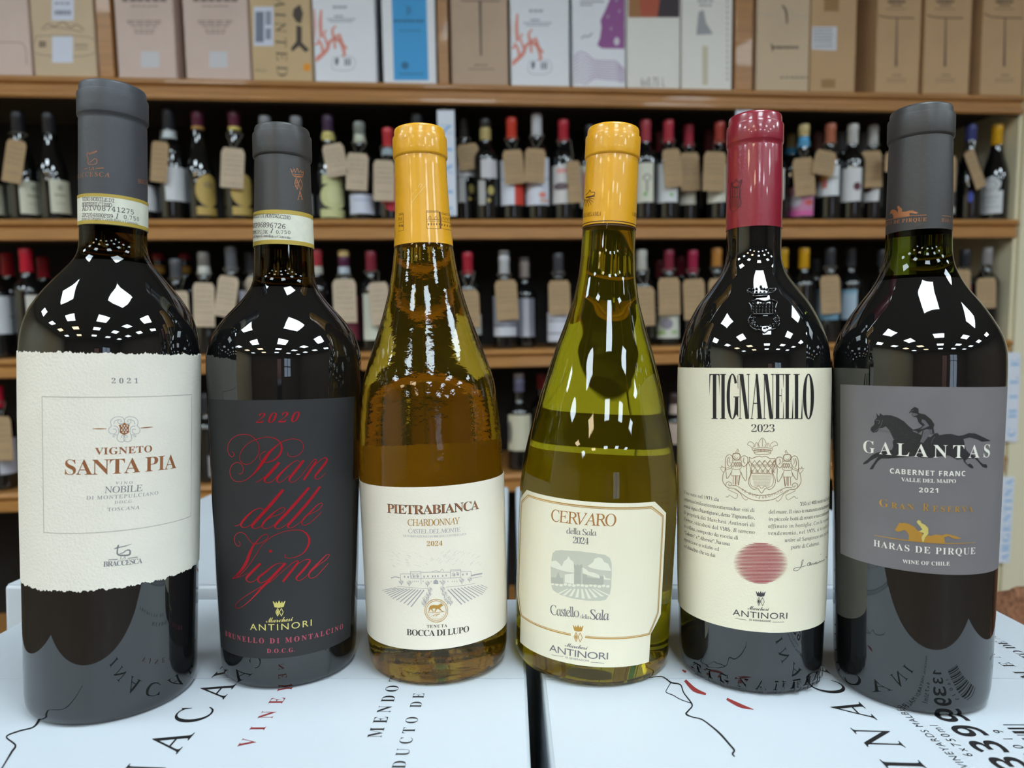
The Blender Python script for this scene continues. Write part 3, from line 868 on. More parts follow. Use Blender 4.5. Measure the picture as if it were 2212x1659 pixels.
for i in range(9):
    a = R(165 - i * 17)
    L((968 + 150 * math.cos(a), 1095 + 150 * math.sin(a)), (968 + 135 * math.cos(a), 1095 + 135 * math.sin(a)), w=1.2)
k.build('gold_lettering', M_GOLD, lab)
N = B3.neck
k = Ink(N, .00008)
z = zoomed(840, 430, 7.325)
def Lc(*p, w=.8): k.stroke(z(p), w)
Lc((595, 185), (785, 190)); Lc((600, 205), (785, 208)); Lc((595, 185), (600, 465)); Lc((600, 320), (800, 325)); Lc((605, 345), (800, 350)); Lc((600, 465), (800, 470)); Lc((820, 215), (985, 245)); Lc((820, 235), (990, 265)); Lc((830, 345), (1000, 385)); Lc((830, 465), (1010, 500)); Lc((800, 200), (815, 330), (815, 470), w=3.5)
for x, y in ((650, 295), (745, 300), (855, 310), (905, 320), (950, 325)): Lc((x - 16, y + 20), (x - 14, y - 15), (x, y - 25), (x + 14, y - 15), (x + 16, y + 20))
for i in range(9):
    x = 630 + i * 42; y = 400 + max(0, i - 4) * 8
    Lc((x, y - 18), (x, y + 14), w=2)
Lc((155, 235), (230, 220)); Lc((155, 255), (230, 240)); Lc((230, 220), (235, 495)); Lc((150, 380), (232, 360)); Lc((150, 510), (235, 495))
for x in (165, 200): Lc((x - 12, 345), (x, 290), (x + 12, 340))
for x in (165, 195, 218): Lc((x, 405), (x, 440), w=2)
k.build('capsule_print', paint('#6a430f'), B3.capsule)
k = Ink(N, .00006)
z = zoomed(640, 220, 6.506)
for p in ([(1620, 1420), (1700, 1310), (1810, 1185)], [(1630, 1310), (1650, 1270)], [(1672, 1250), (1688, 1235)], [(1708, 1200), (1745, 1150), (1765, 1165), (1740, 1210)], [(1805, 1170), (1825, 1158)]): k.stroke(z(p), .8)
k.build('scratches', paint('#f0d089'), B3.capsule)

# ---- the fourth bottle: olive glass, ivory label with cut corners
B4 = Bottle('olive-glass wine bottle with ivory cut-corner label and yellow capsule, leaning beside the dark burgundy-capsule bottle', 42.8, 375, 2.3,
    [(0, 41.2), (3, 41.6), (18, 41.8), (49, 42.1), (79, 42.3), (92, 42.1), (104.6, 40.9), (117.2, 38.6), (129.7, 35.7), (142.3, 32.6), (153.8, 29.4), (166.5, 25.7), (178.9, 21.5), (191.6, 17.7), (204.2, 15.4), (216.5, 14.4), (234, 14.0)],
    cap_profile(231, [(14.3, 231), (14.15, 249)], 13.9, 267.4, 278.6, 14.65, 13.75, 283.5),
    M_OLIVE, M_FOIL_YELLOW)
S = B4.body
uc = S.pt(1258, 1150)[0]; ur, hc = S.pt(1438, 1108); un, h4 = S.pt(1405, 1369); ud, _ = S.pt(1414, 1079); h3 = S.pt(1428, 1326)[1]
h1 = S.pt(1255, 1082)[1]; h5 = S.pt(1300, 1441)[1]
W_, D_, N_ = ur - uc, ur - ud, un - uc
lab = paper(S, 'front_label', [(uc - W_, hc), (uc - W_ + D_, h1), (uc + W_ - D_, h1), (uc + W_, hc)],
            [(uc - W_, h3), (uc - N_, h4), (uc - N_ + .004, h5), (uc + N_ - .004, h5), (uc + N_, h4), (uc + W_, h3)], M_PAPER4, B4.root)
hk = S.pt(1330, 1036)[1]
back = paper(S, 'back_label', [(uc + 3.4 - .95, hk), (uc + 3.4 + 1.1, hk)], [(uc + 3.4 - .95, .03), (uc + 3.4 + 1.1, .03)], M_PAPER4, B4.root)
shop = paper(S, 'shop_sticker', [(uc + 3.4 - .42, hk + .022), (uc + 3.4 + .38, hk + .022)], [(uc + 3.4 - .42, hk + .003), (uc + 3.4 + .38, hk + .003)], paint('#8f8c70'), B4.root, off=.0004)
def around(k, pts, wd):
    for a, b in zip(pts, pts[1:]): uvline(k, a, b, wd)
k = Ink(S, INK)
for ins, wd in ((.060, .55), (.078, .3)):
    m = ins * .0375
    w_, d_ = W_ - ins, D_ - ins * .15
    hb5 = S.pt(1247, 1374)[1] + (m - .00225)
    loop = [(uc - .09, hb5), (uc - N_ + ins * .4, hb5), (uc - w_, h3 + m * .6), (uc - w_, hc - m * .5), (uc - w_ + d_, h1 - m), (uc + w_ - d_, h1 - m), (uc + w_, hc - m * .5), (uc + w_, h3 + m * .6), (uc + N_ - ins * .4, hb5), (uc + .09, hb5)]
    around(k, loop, wd)
crown(k, 1249, 1356, 23, 13, 1.5); diamonds(k, 1249, 1376, 18, 20, 1.4, 2)
k.build('gold_border', M_GOLD, lab)
k = Ink(S, INK)
k.text('CERVARO', 'reg', 1191, 1125, 1331, 1136, cap=26)
k.build('copper_lettering', paint('#a8743c', .4), lab)
k = Ink(S, INK)
k.text('della Sala', 'reg', 1224, 1152, 1289, 1157, cap=13)
k.text('2024', 'serif', 1238, 1173, 1272, 1176, cap=14, thin=-.012)
k.text('Castello', 'reg', 1190, 1327, 1252, 1333, cap=21); k.text('della', 'reg', 1254, 1335, 1273, 1337, cap=9); k.text('Sala', 'reg', 1274, 1337, 1316, 1339, cap=21)
antinori(k, 1187, 1405, 1313, 1424, 14.5, 1245, 1399.5, 49, 9)
k.text('26 GENERAZIONI', 'plain', 1221, 1421, 1272, 1429, cap=4)
k.line(1192, 1414, 1217, 1418, .2); k.line(1276, 1430, 1305, 1432, .2)
k.build('lettering', paint('#6d6b70'), lab)
z = zoomed(1170, 1170, 6.147)
pic = [(140, 200), (150, 150), (190, 118), (260, 110), (500, 125), (700, 150), (840, 172), (905, 215), (928, 280), (930, 420), (922, 600), (905, 690), (850, 770), (780, 782), (600, 780), (400, 750), (240, 700), (150, 640), (128, 560), (125, 330)]
k = Ink(S, INK)
k.poly(z(pic))
k.build('castle_picture', paint('#c6c4b2'), lab)
k = Ink(S, INK + .00003)
for cl in ([(128, 260), (190, 250), (230, 280), (270, 330), (300, 260), (340, 230), (360, 190), (385, 240), (420, 260), (432, 310), (430, 410), (330, 395), (250, 375), (130, 330)], [(610, 320), (660, 290), (690, 260), (700, 225), (760, 205), (800, 220), (830, 270), (880, 290), (905, 340), (925, 385), (780, 375), (650, 345)], [(545, 340), (590, 365), (630, 400), (700, 410), (760, 440), (775, 480), (700, 470), (610, 440), (548, 415)], [(822, 430), (850, 480), (910, 490), (920, 505), (825, 500)], [(310, 435), (430, 420), (432, 560), (310, 540)]):
    k.poly(z(cl))
for i in range(9):
    x = 205 + i * 85
    k.poly(z([(500 + (x - 500) * .55, 625), (500 + (x - 500) * .55 + 22, 627), (x + 30, 690 + 70 * (1 - abs(i - 4.5) / 5)), (x - 12, 690 + 70 * (1 - abs(i - 4.5) / 5))]))
for i in range(14): k.circle(*z([(150 + i * 56, 560 + 6 * (i % 3) + i * 2)])[0], 4.0, 3.0, 9)
k.build('castle_highlights', paint('#e6e2cd'), lab)
k = Ink(S, INK + .00005)
k.poly(z([(430, 330), (430, 300), (445, 300), (445, 312), (468, 312), (468, 300), (490, 300), (490, 312), (512, 312), (512, 300), (542, 305), (542, 335), (525, 365), (525, 560), (432, 560), (440, 365)]))
k.poly(z([(545, 430), (600, 435), (605, 470), (770, 490), (775, 455), (820, 460), (822, 570), (545, 560)]))
k.poly(z([(200, 460), (225, 400), (250, 470), (270, 540), (195, 540)])); k.poly(z([(130, 470), (290, 480), (290, 560), (130, 550)]))
k.build('castle_towers', paint('#b2b0a1'), lab)
N = B4.neck
k = Ink(N, .00008)
k.text('CASTELLO DELLA SALA', 'reg', 1190, 470, 1298, 466, cap=8.5, asp=.9)
k.text('CASTELLO', 'reg', 1366, 466, 1384, 470, cap=8.5, asp=.9)
for yy, wd in ((477, .45), (485, .75)):
    hh = N.pt(1320, yy)[1]; u = N.pt(1320, yy)[0]
    for i in range(24): uvline(k, (u - 1.55 + i * .13, hh), (u - 1.55 + (i + 1) * .13, hh), wd)
z = zoomed(1100, 400, 3.95)
for i in range(9):
    a = R(10 + i * 21)
    k.stroke(z([(660 + 22 * math.cos(a), 105 + 20 * math.sin(a)), (660 + 68 * math.cos(a), 105 + 80 * math.sin(a))]), [1.6, .8])
k.stroke(z([(655, 85), (680, 60), (690, 40), (700, 60), (728, 60), (722, 85), (660, 100)]), 1.2); k.stroke(z([(655, 108), (700, 98), (730, 92)]), 2)
k.build('capsule_print', paint('#4a2a08'), B4.capsule)

# ---- the fifth bottle: ivory label with a red sun, burgundy capsule
B5 = Bottle('dark wine bottle with burgundy capsule and ivory label bearing a striped red disc', 124.9, 361.3, .0,
    [(0, 35.2), (9, 35.7), (48, 36.9), (107, 37.5), (150, 37.6), (157.6, 37.4), (166.3, 36.6), (172.3, 35.1), (178.3, 33), (184.5, 30.0), (190.5, 26.5), (196.4, 22), (202.6, 17.2), (206, 15.3), (210, 14.0), (214.5, 13.5), (230, 13.5)],
    cap_profile(227, [(13.8, 227), (13.85, 246)], 13.6, 270, 279.6, 14.1, 13.2, 284.7),
    M_GLASS, M_FOIL_RED)
S = B5.body; uc = S.pt(1640, 1100)[0]
lab = rect(S, 'front_label', (1635, 795), (1640, 1365), uc - 1.62, uc + 1.55, mat('ivory_smooth_paper', '#e9e1c8', .7, spec=.25, noise=(30, .02), bump=(1100, .15)), B5.root)
k = Ink(S, INK)
def cell(x0, x1, y0, y1): return lambda q: [(x0 + a * (x1 - x0), y0 + b * (y1 - y0)) for a, b in q]
def didone(ch, x0, x1, y0=808, y1=905):
    c = cell(x0, x1, y0, y1)
    P = lambda *q: k.poly(c(q))
    stem = lambda a, b: P((a, 0), (b, 0), (b, 1), (a, 1))
    foot = lambda a, b, y: P((a, y), (b, y), (b, y + .018), (a, y + .018))
    if ch == 'T': stem(.34, .68); foot(.2, .82, .982); P((0, 0), (1, 0), (1, .02), (.0, .02)); P((0, 0), (.16, .02), (.1, .04), (.03, .34), (0, .5)); P((1, 0), (.84, .02), (.9, .04), (.97, .34), (1, .5))
    if ch == 'I': stem(.22, .78); foot(0, 1, 0); foot(0, 1, .982)
    if ch == 'N': stem(.1, .16); foot(0, .3, 0); foot(0, .28, .982); P((.1, 0), (.42, 0), (.9, 1), (.6, 1)); stem(.86, .92); foot(.72, 1, 0)
    if ch == 'A': P((.48, 0), (.54, 0), (.14, 1), (.08, 1)); P((.44, 0), (.62, 0), (.96, 1), (.62, 1)); P((.26, .64), (.76, .64), (.76, .665), (.26, .665)); foot(0, .26, .982); foot(.52, 1, .982)
    if ch == 'E': stem(.14, .52); foot(0, 1, 0); foot(0, 1, .982); P((.52, .47), (.74, .47), (.74, .49), (.52, .49)); P((.74, .33), (.78, .33), (.78, .63), (.74, .63)); P((.9, 0), (1, 0), (.98, .3), (.96, .3)); P((.9, 1), (1, 1), (1, .62), (.97, .62))
    if ch == 'L': stem(.14, .52); foot(0, .7, 0); foot(0, 1, .982); P((.84, 1), (1, 1), (1, .5), (.95, .62))
    if ch in 'OG':
        n = 30
        for i in range(n):
            a0, a1 = 2 * math.pi * i / n, 2 * math.pi * (i + 1) / n
            if ch == 'G' and -.55 < math.sin((a0 + a1) / 2) < .12 and math.cos((a0 + a1) / 2) > 0: continue
            t = .2 if ch == 'O' else .22
            P((.5 + .5 * math.cos(a0), .5 + .51 * math.sin(a0)), (.5 + .5 * math.cos(a1), .5 + .51 * math.sin(a1)), (.5 + t * math.cos(a1), .5 + .485 * math.sin(a1)), (.5 + t * math.cos(a0), .5 + .485 * math.sin(a0)))
        if ch == 'G': P((.72, .52), (1, .52), (1, .96), (.86, .9), (.72, .94)); foot(.6, 1.08, .5); P((.94, .04), (1, .0), (1, .34), (.96, .3))
x = 1533
for ch, wd in zip('TIGNANELLO', (22, 13, 25, 24, 26, 24, 20, 19, 19, 24)):
    didone(ch, x, x + wd, 808 - .0 * x, 905); x += wd + .95
k.build('title_lettering', M_BLACKINK, lab)
k = Ink(S, INK)
k.text('2023', 'serif', 1623, 933, 1673, 933, cap=16, thin=-.014)
lf = ('Vino nato nel 1971 da', 'settantaseimilaseicentoottantadue viti di', 'antica vigna chiantigiana, detta Tignanello,', 'di proprietà dei Marchesi Antinori di', 'Firenze, viticoltori dal 1385. Il terreno', 'in collina, composto da roccia di', '“Galestro” e “Alberese”, ha una', 'esposizione a solatìo ed', 'un’altitudine che va dai')
le = ((1554, 1084), (1630, 1106), (1630, 1122), (1630, 1138), (1630, 1153), (1595, 1166), (1577, 1179), (1554, 1191), (1546, 1204))
h0, dh = S.pt(1630, 1106)[1], (S.pt(1630, 1106)[1] - S.pt(1630, 1153)[1]) / 3
ul = S.pt(1479, 1075)[0]
def fixed(k, s, u0, u1, h, mm):
    class T: pass
    fn = k.S.pt
    k.S.pt = lambda x, y: (u0 + (u1 - u0) * x, h)
    k.text(s, 'reg', 0, 0, 1, 0, mm=mm)
    k.S.pt = fn
for i, (t, e) in enumerate(zip(lf, le)): fixed(k, t, ul, S.pt(*e)[0], h0 + dh * (1 - i), 1.75)
rt = ('350 ai 400 metri sul livello', 'del mare. Il vino è maturato esclusivamente', 'in piccole botti di rovere e successivamente', 'affinato in bottiglia. Con la seconda', 'vendemmia, nel 1975, si è scelto di', 'unire al Sangiovese una piccola', 'parte di Cabernet.')
rs = (1727, 1660, 1660, 1659, 1658, 1694, 1708)
h0 = S.pt(1660, 1109)[1]; dr = (S.pt(1660, 1109)[1] - S.pt(1660, 1155)[1]) / 3
ue = S.pt(1789, 1100)[0]
for i, (t, e) in enumerate(zip(rt, rs)): fixed(k, t, S.pt(e, 1110 + i * 15)[0], S.pt(1769, 1180)[0] if i == 6 else ue, h0 + dr * (1 - i), 1.75)
antinori(k, 1583, 1328, 1700, 1336, 13, 1638, 1317.5, 46, 8.5)
k.text('26 GENERAZIONI', 'sansb', 1618, 1340, 1665, 1343, cap=3.6)
k.line(1588, 1335, 1613, 1339, .2); k.line(1668, 1343, 1693, 1343, .2)
crown(k, 1643, 1282, 21, 11, .5); diamonds(k, 1643, 1299, 16, 18, 1.0, 1)
z = zoomed(1560, 1160, 7.9)
k.stroke(z([(1215, 570), (1212, 545), (1260, 520), (1340, 510), (1420, 485)]), .9); k.stroke(z([(1215, 570), (1280, 570), (1335, 510), (1378, 400), (1375, 380), (1350, 420), (1340, 510)]), .9)
k.stroke(z([(1490, 430), (1455, 450), (1445, 485), (1480, 480), (1495, 430), (1505, 480), (1530, 445), (1545, 470), (1565, 440), (1575, 465), (1595, 420), (1600, 460), (1630, 425), (1640, 440), (1660, 405), (1675, 425), (1695, 395), (1710, 410), (1735, 375)]), 1.1)
k.stroke(z([(1760, 350), (1775, 335)]), 1.4); k.stroke(z([(1672, 285), (1676, 295)]), 1.4)
k.build('lettering', M_DARKINK, lab)
k = Ink(S, INK)
for i in range(29):
    t = -1 + 2 * (i + .5) / 29
    yy = 1216 + t * 44
    hw = 58.5 * math.sqrt(max(0, 1 - t * t * .97))
    k.stroke([(1643 - hw, yy - .9), (1643 - hw * .6, yy), (1643 + hw * .6, yy + .6), (1643 + hw, yy)], [.2, 2.0, 2.0, .2], step=3)
k.build('striped_disc', paint('#a34451'), lab)
k = Ink(S, INK)
z = zoomed(1550, 930, 8.73)
def C(*p, w=.95): k.stroke(z(p), w)
C((595, 505), (660, 520), (740, 490), (800, 485), (835, 500), (880, 485), (930, 495), (1000, 530), (1080, 520), (1080, 570), (1095, 620), (1060, 690), (1040, 790), (1060, 860), (1090, 950), (1060, 1050), (980, 1110), (910, 1085), (880, 1110), (830, 1180), (780, 1120), (750, 1085), (690, 1110), (610, 1050), (582, 950), (610, 860), (630, 790), (620, 690), (590, 620), (605, 560), (595, 505), w=1.2)
C((600, 560), (640, 640), (635, 800), (620, 860), (605, 930), (640, 1040), (730, 1070), (770, 1040), (830, 1090), (890, 1040), (930, 1070), (1020, 1040), (1055, 930), (1040, 860), (1035, 800), (1030, 640), (1065, 560), w=.9)
C((635, 805), (1035, 815), w=1.4)
for i in range(5):
    x0 = 640 + i * 98
    C((x0 - 45, 560), (x0 + 50, 680), (x0 + 145 if i < 4 else x0 + 50, 800 if i < 4 else 690)); C((x0 + 50, 560) if i else (640, 565), (x0 - 45 if i else 640, 670 if i else 565), w=.8)
    C((x0 + 60, 560), (x0 - 10, 660)); C((x0 + 90, 660), (x0 + 5, 795))
    for j in range(4):
        C((x0 + 15 - j * 3, 640 + j * 14), (x0 + 60, 640 + j * 14), w=.6)
        C((x0 - 25, 750 + j * 13), (x0 + 25, 750 + j * 13), w=.6)
for j in range(10): C((640 + j * 6, 840 + j * 22), (1030 - j * 6, 840 + j * 22), w=.5)
C((690, 410), (715, 440), (840, 452), (970, 440), (1000, 410), (840, 395), (690, 410), w=1.1); C((660, 345), (670, 375), (840, 350), (1010, 375), (1025, 340), (840, 318), (660, 345)); C((690, 410), (670, 370)); C((1000, 410), (1015, 370))
for x in range(700, 1000, 26): C((x, 355), (x, 385), w=1.6)
C((655, 340), (620, 290), (565, 265), (600, 210), (650, 220), (690, 260), (680, 300), (660, 330)); C((1025, 335), (1060, 290), (1130, 275), (1100, 215), (1040, 220), (1000, 260), (1010, 320)); C((800, 310), (770, 260), (800, 180), (845, 140), (890, 180), (915, 250), (890, 310)); C((700, 310), (715, 250), (735, 225), (760, 260), (765, 310)); C((930, 310), (940, 240), (960, 235), (975, 300)); C((845, 160), (845, 300))
for mx, dy in ((0, 0), (1, 22)):
    f = (lambda p: (1668 - p[0], p[1] + dy)) if mx else (lambda p: p)
    G = lambda *p, w=.95: C(*[f(q) for q in p], w=w)
    G((360, 425), (300, 440), (290, 500), (320, 540), (360, 555), (410, 540), (428, 490), (415, 440), (360, 425), w=1.8); G((360, 425), (345, 400), (375, 375), (372, 345), (400, 375), (380, 410)); G((320, 480), (335, 520), (360, 530), (385, 510))
    G((290, 560), (440, 560), (450, 640), (430, 720), (280, 720), (270, 640), (290, 560)); G((280, 730), (260, 840), (345, 850), (435, 840), (420, 730)); G((300, 850), (295, 1010), w=1.2); G((345, 850), (345, 1020), w=2.2); G((420, 850), (395, 1030), w=2.2); G((370, 850), (375, 1000))
    for a in range(4):
        G((300 + a * 38, 590), (340 + a * 32, 680), w=1.1); G((340 + a * 32, 590), (295 + a * 38, 690), w=1.1)
    G((290, 560), (280, 490), (230, 455), (175, 480), (150, 560), (150, 680), (165, 800), (180, 905), (240, 830), (265, 770), w=1.2); G((210, 500), (185, 600), (210, 670), w=1.4); G((240, 500), (225, 580), (250, 620)); G((440, 560), (450, 500), (500, 475), (560, 500), (570, 580), (545, 700), (550, 850), (530, 945), (470, 860), (445, 780), w=1.2); G((500, 510), (490, 580), (520, 620), w=1.4); G((440, 620), (500, 680), (585, 590), w=1.4); G((285, 600), (230, 680), (155, 715), (160, 740), (250, 710), (290, 660))
    G((45, 690), (75, 705), (85, 660), (105, 700), (140, 690), (145, 740), (130, 780), (100, 770), (60, 720)); G((125, 780), (105, 850), (105, 960), (165, 1050), (230, 1090), w=1.3)
    G((160, 1040), (170, 985), (220, 965), (265, 1000), (250, 1040), (215, 1035), (215, 1000), w=1.2); G((200, 1110), (300, 1160), (380, 1200), (370, 1260), (330, 1280), (230, 1220), (200, 1250), (160, 1250)); G((330, 1110), (430, 1180), (480, 1270), (540, 1310), (570, 1280))
C((270, 1035), (360, 1040), (470, 1110), (620, 1190), (830, 1220), (1040, 1190), (1200, 1110), (1290, 1075), (1400, 1080), w=1.2); C((200, 1080), (330, 1095), (450, 1185), (620, 1290), (840, 1325), (1060, 1290), (1220, 1190), (1330, 1120), (1460, 1110), w=1.2)
k.text('TE DUCE', 'plain', *z([(445, 1135)])[0], *z([(795, 1290)])[0], mm=1.15); k.text('PROFICIO', 'plain', *z([(855, 1292)])[0], *z([(1230, 1160)])[0], mm=1.15)
k.build('crest_drawing', M_BROWNINK, lab)
# moulded glass crest on the shoulder and moulded name round the foot
k = Ink(S, .0001)
z = zoomed(1560, 600, 11.85)
def Gl(*p, w=3.2, r=.0010): k.stroke(z(p), w, ridge=r)
Gl((690, 640), (740, 720), (755, 820), (735, 950), (680, 1050), (690, 1150), (760, 1270), (870, 1330), (960, 1330), (1090, 1400), (1200, 1330), (1330, 1310), (1430, 1200), (1460, 1070), (1400, 950), (1360, 830), (1370, 700), (1410, 640))
Gl((780, 930), (1330, 930)); Gl((700, 620), (900, 560), (1080, 600), (1250, 560), (1400, 620)); Gl((640, 320), (720, 370), (830, 410), (1000, 400), (1180, 400), (1290, 360), (1360, 290)); Gl((800, 480), (1000, 460), (1160, 450))
random.seed(5)
for yy in (660, 740, 820, 890):
    for i in range(7): Gl((775 + i * 82, yy - 28), (800 + i * 82, yy), (785 + i * 82, yy + 26), w=2.6)
for x, y in ((700, 290), (800, 290), (880, 280), (990, 220), (1010, 270), (1080, 280), (1150, 290), (1240, 280), (1330, 270), (880, 365), (980, 375), (1080, 370), (1180, 370), (740, 1030), (780, 1100), (760, 1170), (830, 1210), (900, 1250), (990, 1260), (1080, 1290), (1150, 1270), (1230, 1230), (1310, 1190), (1380, 1120), (1370, 1030), (1330, 1060), (820, 1020), (830, 1150)):
    Gl((x - 26, y + 10), (x, y - 18), (x + 24, y + 12), w=2.8)
k.build('moulded_crest', M_GLASS, B5.glass, True)
k = Ink(S, .0001)
hh = S.pt(1640, 1496)[1]; ua, ub = S.pt(1499, 1466)[0], S.pt(1775, 1478)[0]
fn = S.pt; S.pt = lambda x, y: (ua + (ub - ua) * x, hh)
k.text('TIGNANELLO', 'serif', 0, 0, 1, 0, mm=5.6, depth=.018)
S.pt = fn
k.build('moulded_lettering', M_GLASS, B5.glass)
N = B5.neck
k = Ink(N, .00008)
z = zoomed(1100, 0, 3.95)
k.stroke(z([(1900, 1555), (1915, 1600), (1965, 1595), (1985, 1535), (1955, 1555), (1935, 1530), (1920, 1560), (1900, 1555)]), 1.2)
z = zoomed(1280, 220, 6.506)
for st in ([(1950, 1140), (1970, 1190), (2040, 1190), (2095, 1095)], [(1935, 1230), (1940, 1330), (1930, 1420), (1940, 1500), (1985, 1540), (2040, 1490), (2090, 1430), (2070, 1330), (2085, 1220)], [(1940, 1340), (2080, 1340)], [(1945, 1200), (2080, 1200)]): k.stroke(z(st), 1.3)
for yy in (1235, 1275, 1315):
    for i in range(4): k.stroke(z([(1960 + i * 32, yy - 20), (1975 + i * 32, yy), (1960 + i * 32, yy + 18)]), 1.3)
for yy in range(1360, 1500, 14): k.stroke(z([(1950, yy), (2070, yy - 4)]), .6)
k.build('capsule_print', paint('#3a0d18'), B5.capsule)

# ---- the sixth bottle: slate label with a racing horse
B6 = Bottle('dark wine bottle with slate-grey label showing a galloping horse and rider', 196.7, 339.5, .18,
    [(0, 33.4), (17.7, 34.3), (55, 35.1), (110, 36.2), (140, 36.8), (154, 37.0), (161, 36.9), (165.9, 36.5), (171.5, 35), (177.2, 32.2), (183, 28.8), (188.6, 25), (194.2, 20.7), (200.1, 17.4), (205.7, 15.2), (211.3, 14.3), (224, 14)],
    cap_profile(221.4, [(14.15, 221.4), (14.1, 235), (13.95, 245)], 13.55, 265.8, 276.2, 14.35, 13.4, 280.6),
    M_GLASS, M_FOIL_BLACK, M_GLASS_NECK, 198)
S = B6.body; ul = S.pt(1816, 1000)[0]; uc = S.pt(2003, 1000)[0]
lab = rect(S, 'front_label', (1995, 835.5), (2000, 1238), ul, 2 * uc - ul + .05, M_PAPER6, B6.root)
z = zoomed(1850, 860, 7.373)
k = Ink(S, INK)
k.poly(z([(320, 232), (345, 270), (370, 285), (378, 240), (430, 275), (470, 268), (560, 275), (660, 310), (760, 370), (830, 440), (900, 500), (980, 560), (1060, 600), (1180, 620), (1240, 560), (1290, 555), (1320, 590), (1400, 575), (1500, 568), (1620, 600), (1700, 588), (1780, 555), (1880, 560), (1990, 610), (2130, 680), (1990, 695), (1900, 650), (1800, 625), (1700, 650), (1715, 720), (1740, 820), (1790, 880), (1900, 930), (1960, 1010), (2010, 1050), (2060, 1050), (2080, 1090), (2060, 1115), (2000, 1095), (1930, 1010), (1880, 960), (1760, 965), (1725, 1000), (1760, 1055), (1800, 1040), (1840, 1070), (1860, 1110), (1830, 1120), (1780, 1090), (1710, 1020), (1690, 965), (1600, 980), (1540, 950), (1460, 910), (1300, 930), (1200, 950), (1050, 950), (900, 920), (760, 940), (500, 962), (400, 962), (350, 1000), (300, 1070), (270, 1130), (215, 1135), (240, 1090), (290, 1020), (350, 932), (240, 990), (180, 1040), (110, 1060), (120, 1025), (180, 980), (260, 900), (340, 865), (430, 850), (570, 820), (590, 760), (580, 690), (600, 660), (560, 580), (520, 500), (470, 450), (430, 470), (370, 480), (330, 540), (270, 552), (230, 510), (235, 470), (290, 420), (290, 360), (330, 310)]))
k.build('horse_print', paint('#232122'), lab)
k = Ink(S, INK + .00004)
k.poly(z([(835, 240), (880, 170), (930, 138), (985, 165), (992, 235), (1040, 250), (1090, 258), (1190, 340), (1240, 420), (1225, 470), (1240, 560), (1180, 580), (1130, 490), (1040, 520), (990, 560), (890, 505), (1000, 478), (1050, 445), (990, 390), (958, 305), (905, 298), (878, 262), (890, 225), (860, 232)]))
k.stroke(z([(1060, 520), (1010, 700), (990, 690), (1030, 600)]), 2)
k.build('rider_print', paint('#1b1a1b'), lab)
k = Ink(S, INK + .00008)
k.poly(z([(1040, 335), (1090, 350), (1158, 440), (1080, 480), (1015, 500), (1060, 450), (1090, 425), (1035, 380)])); k.poly(z([(1080, 525), (1160, 492), (1175, 555), (1120, 640), (1060, 715), (1010, 700), (1045, 610)])); k.poly(z([(1170, 500), (1200, 500), (1205, 560), (1180, 570)]))
k.poly(z([(890, 232), (940, 240), (985, 262), (930, 285), (908, 292), (885, 262)])); k.poly(z([(890, 515), (950, 520), (985, 550), (960, 556), (905, 535)]))
k.stroke(z([(860, 225), (885, 200), (915, 190)]), .8); k.stroke(z([(420, 345), (400, 420), (340, 500), (290, 530)]), .9); k.stroke(z([(310, 360), (345, 350), (380, 370), (350, 410)]), 1.1); k.stroke(z([(1190, 720), (1215, 650), (1250, 610)]), .9)
for q in ([(360, 510), (430, 530), (545, 545)], [(370, 490), (440, 515), (545, 525)]): k.stroke(z(q), .8)
k.build('pale_details', paint('#5f5c61'), lab)
k = Ink(S, INK + .00006)
random.seed(3)
for i in range(170):
    x, y = random.uniform(480, 1700), random.uniform(300, 900)
    if y < 300 + max(0, x - 480) * .62 or (x > 900 and y < 600): continue
    k.stroke(z([(x, y), (x + 10, y + 12)]), .5)
k.build('horse_shading', paint('#4c4a4b'), lab)
k = Ink(S, INK + .00012)
k.text('GALANTAS', 'serif', 1866, 977, 2136, 987, cap=27.5, thin=-.006)
k.text('CABERNET FRANC', 'sansb', 1923, 1022, 2084, 1028, cap=11)
k.text('VALLE DEL MAIPO', 'serif', 1947, 1039, 2064, 1043, cap=8)
k.text('2021', 'sansb', 1985, 1063, 2026, 1064, cap=10, asp=1.1)
k.text('HARAS DE PIRQUE', 'serif', 1888, 1179, 2105, 1196, cap=14, thin=-.006)
k.text('WINE OF CHILE', 'serif', 1950, 1216, 2051, 1221, cap=8)
k.build('lettering', M_WHITEINK, lab)
k = Ink(S, INK + .0001)
k.text('G', 'serif', 1901, 1094, 1920, 1095, cap=16, thin=-.008); k.text('RAN', 'serif', 1926, 1097, 1974, 1101, cap=12); k.text('R', 'serif', 1993, 1103, 2006, 1104, cap=16, thin=-.008); k.text('ESERVA', 'serif', 2014, 1104, 2100, 1105, cap=12)
k.stroke([(1890, 1156), (1930, 1163), (1980, 1169), (2030, 1173), (2070, 1173.5), (2105, 1171.5)], [.8, 1.8, 2, 2, 1.6, .8])
z = zoomed(1870, 1070, 8.848)
k.poly(z([(560, 655), (600, 600), (650, 515), (690, 530), (740, 520), (830, 545), (930, 600), (990, 670), (1060, 690), (1120, 800), (1180, 760), (1250, 770), (1340, 745), (1450, 760), (1530, 735), (1600, 745), (1720, 780), (1820, 820), (1740, 830), (1660, 820), (1580, 775), (1490, 800), (1510, 900), (1330, 905), (1120, 890), (960, 870), (820, 850), (825, 760), (790, 690), (740, 660), (640, 690), (600, 690)]))
k.build('gold_print', M_GOLD, lab)
k = Ink(S, INK + .00014)
k.poly(z([(970, 500), (1010, 465), (1050, 490), (1060, 525), (1130, 560), (1190, 620), (1195, 700), (1190, 740), (1130, 800), (1110, 880), (1080, 880), (1065, 800), (1110, 720), (1060, 700), (1010, 690), (1080, 650), (1040, 590), (1000, 545)]))
k.build('gold_rider', M_LGOLD, lab)
N = B6.neck
k = Ink(N, .00008)
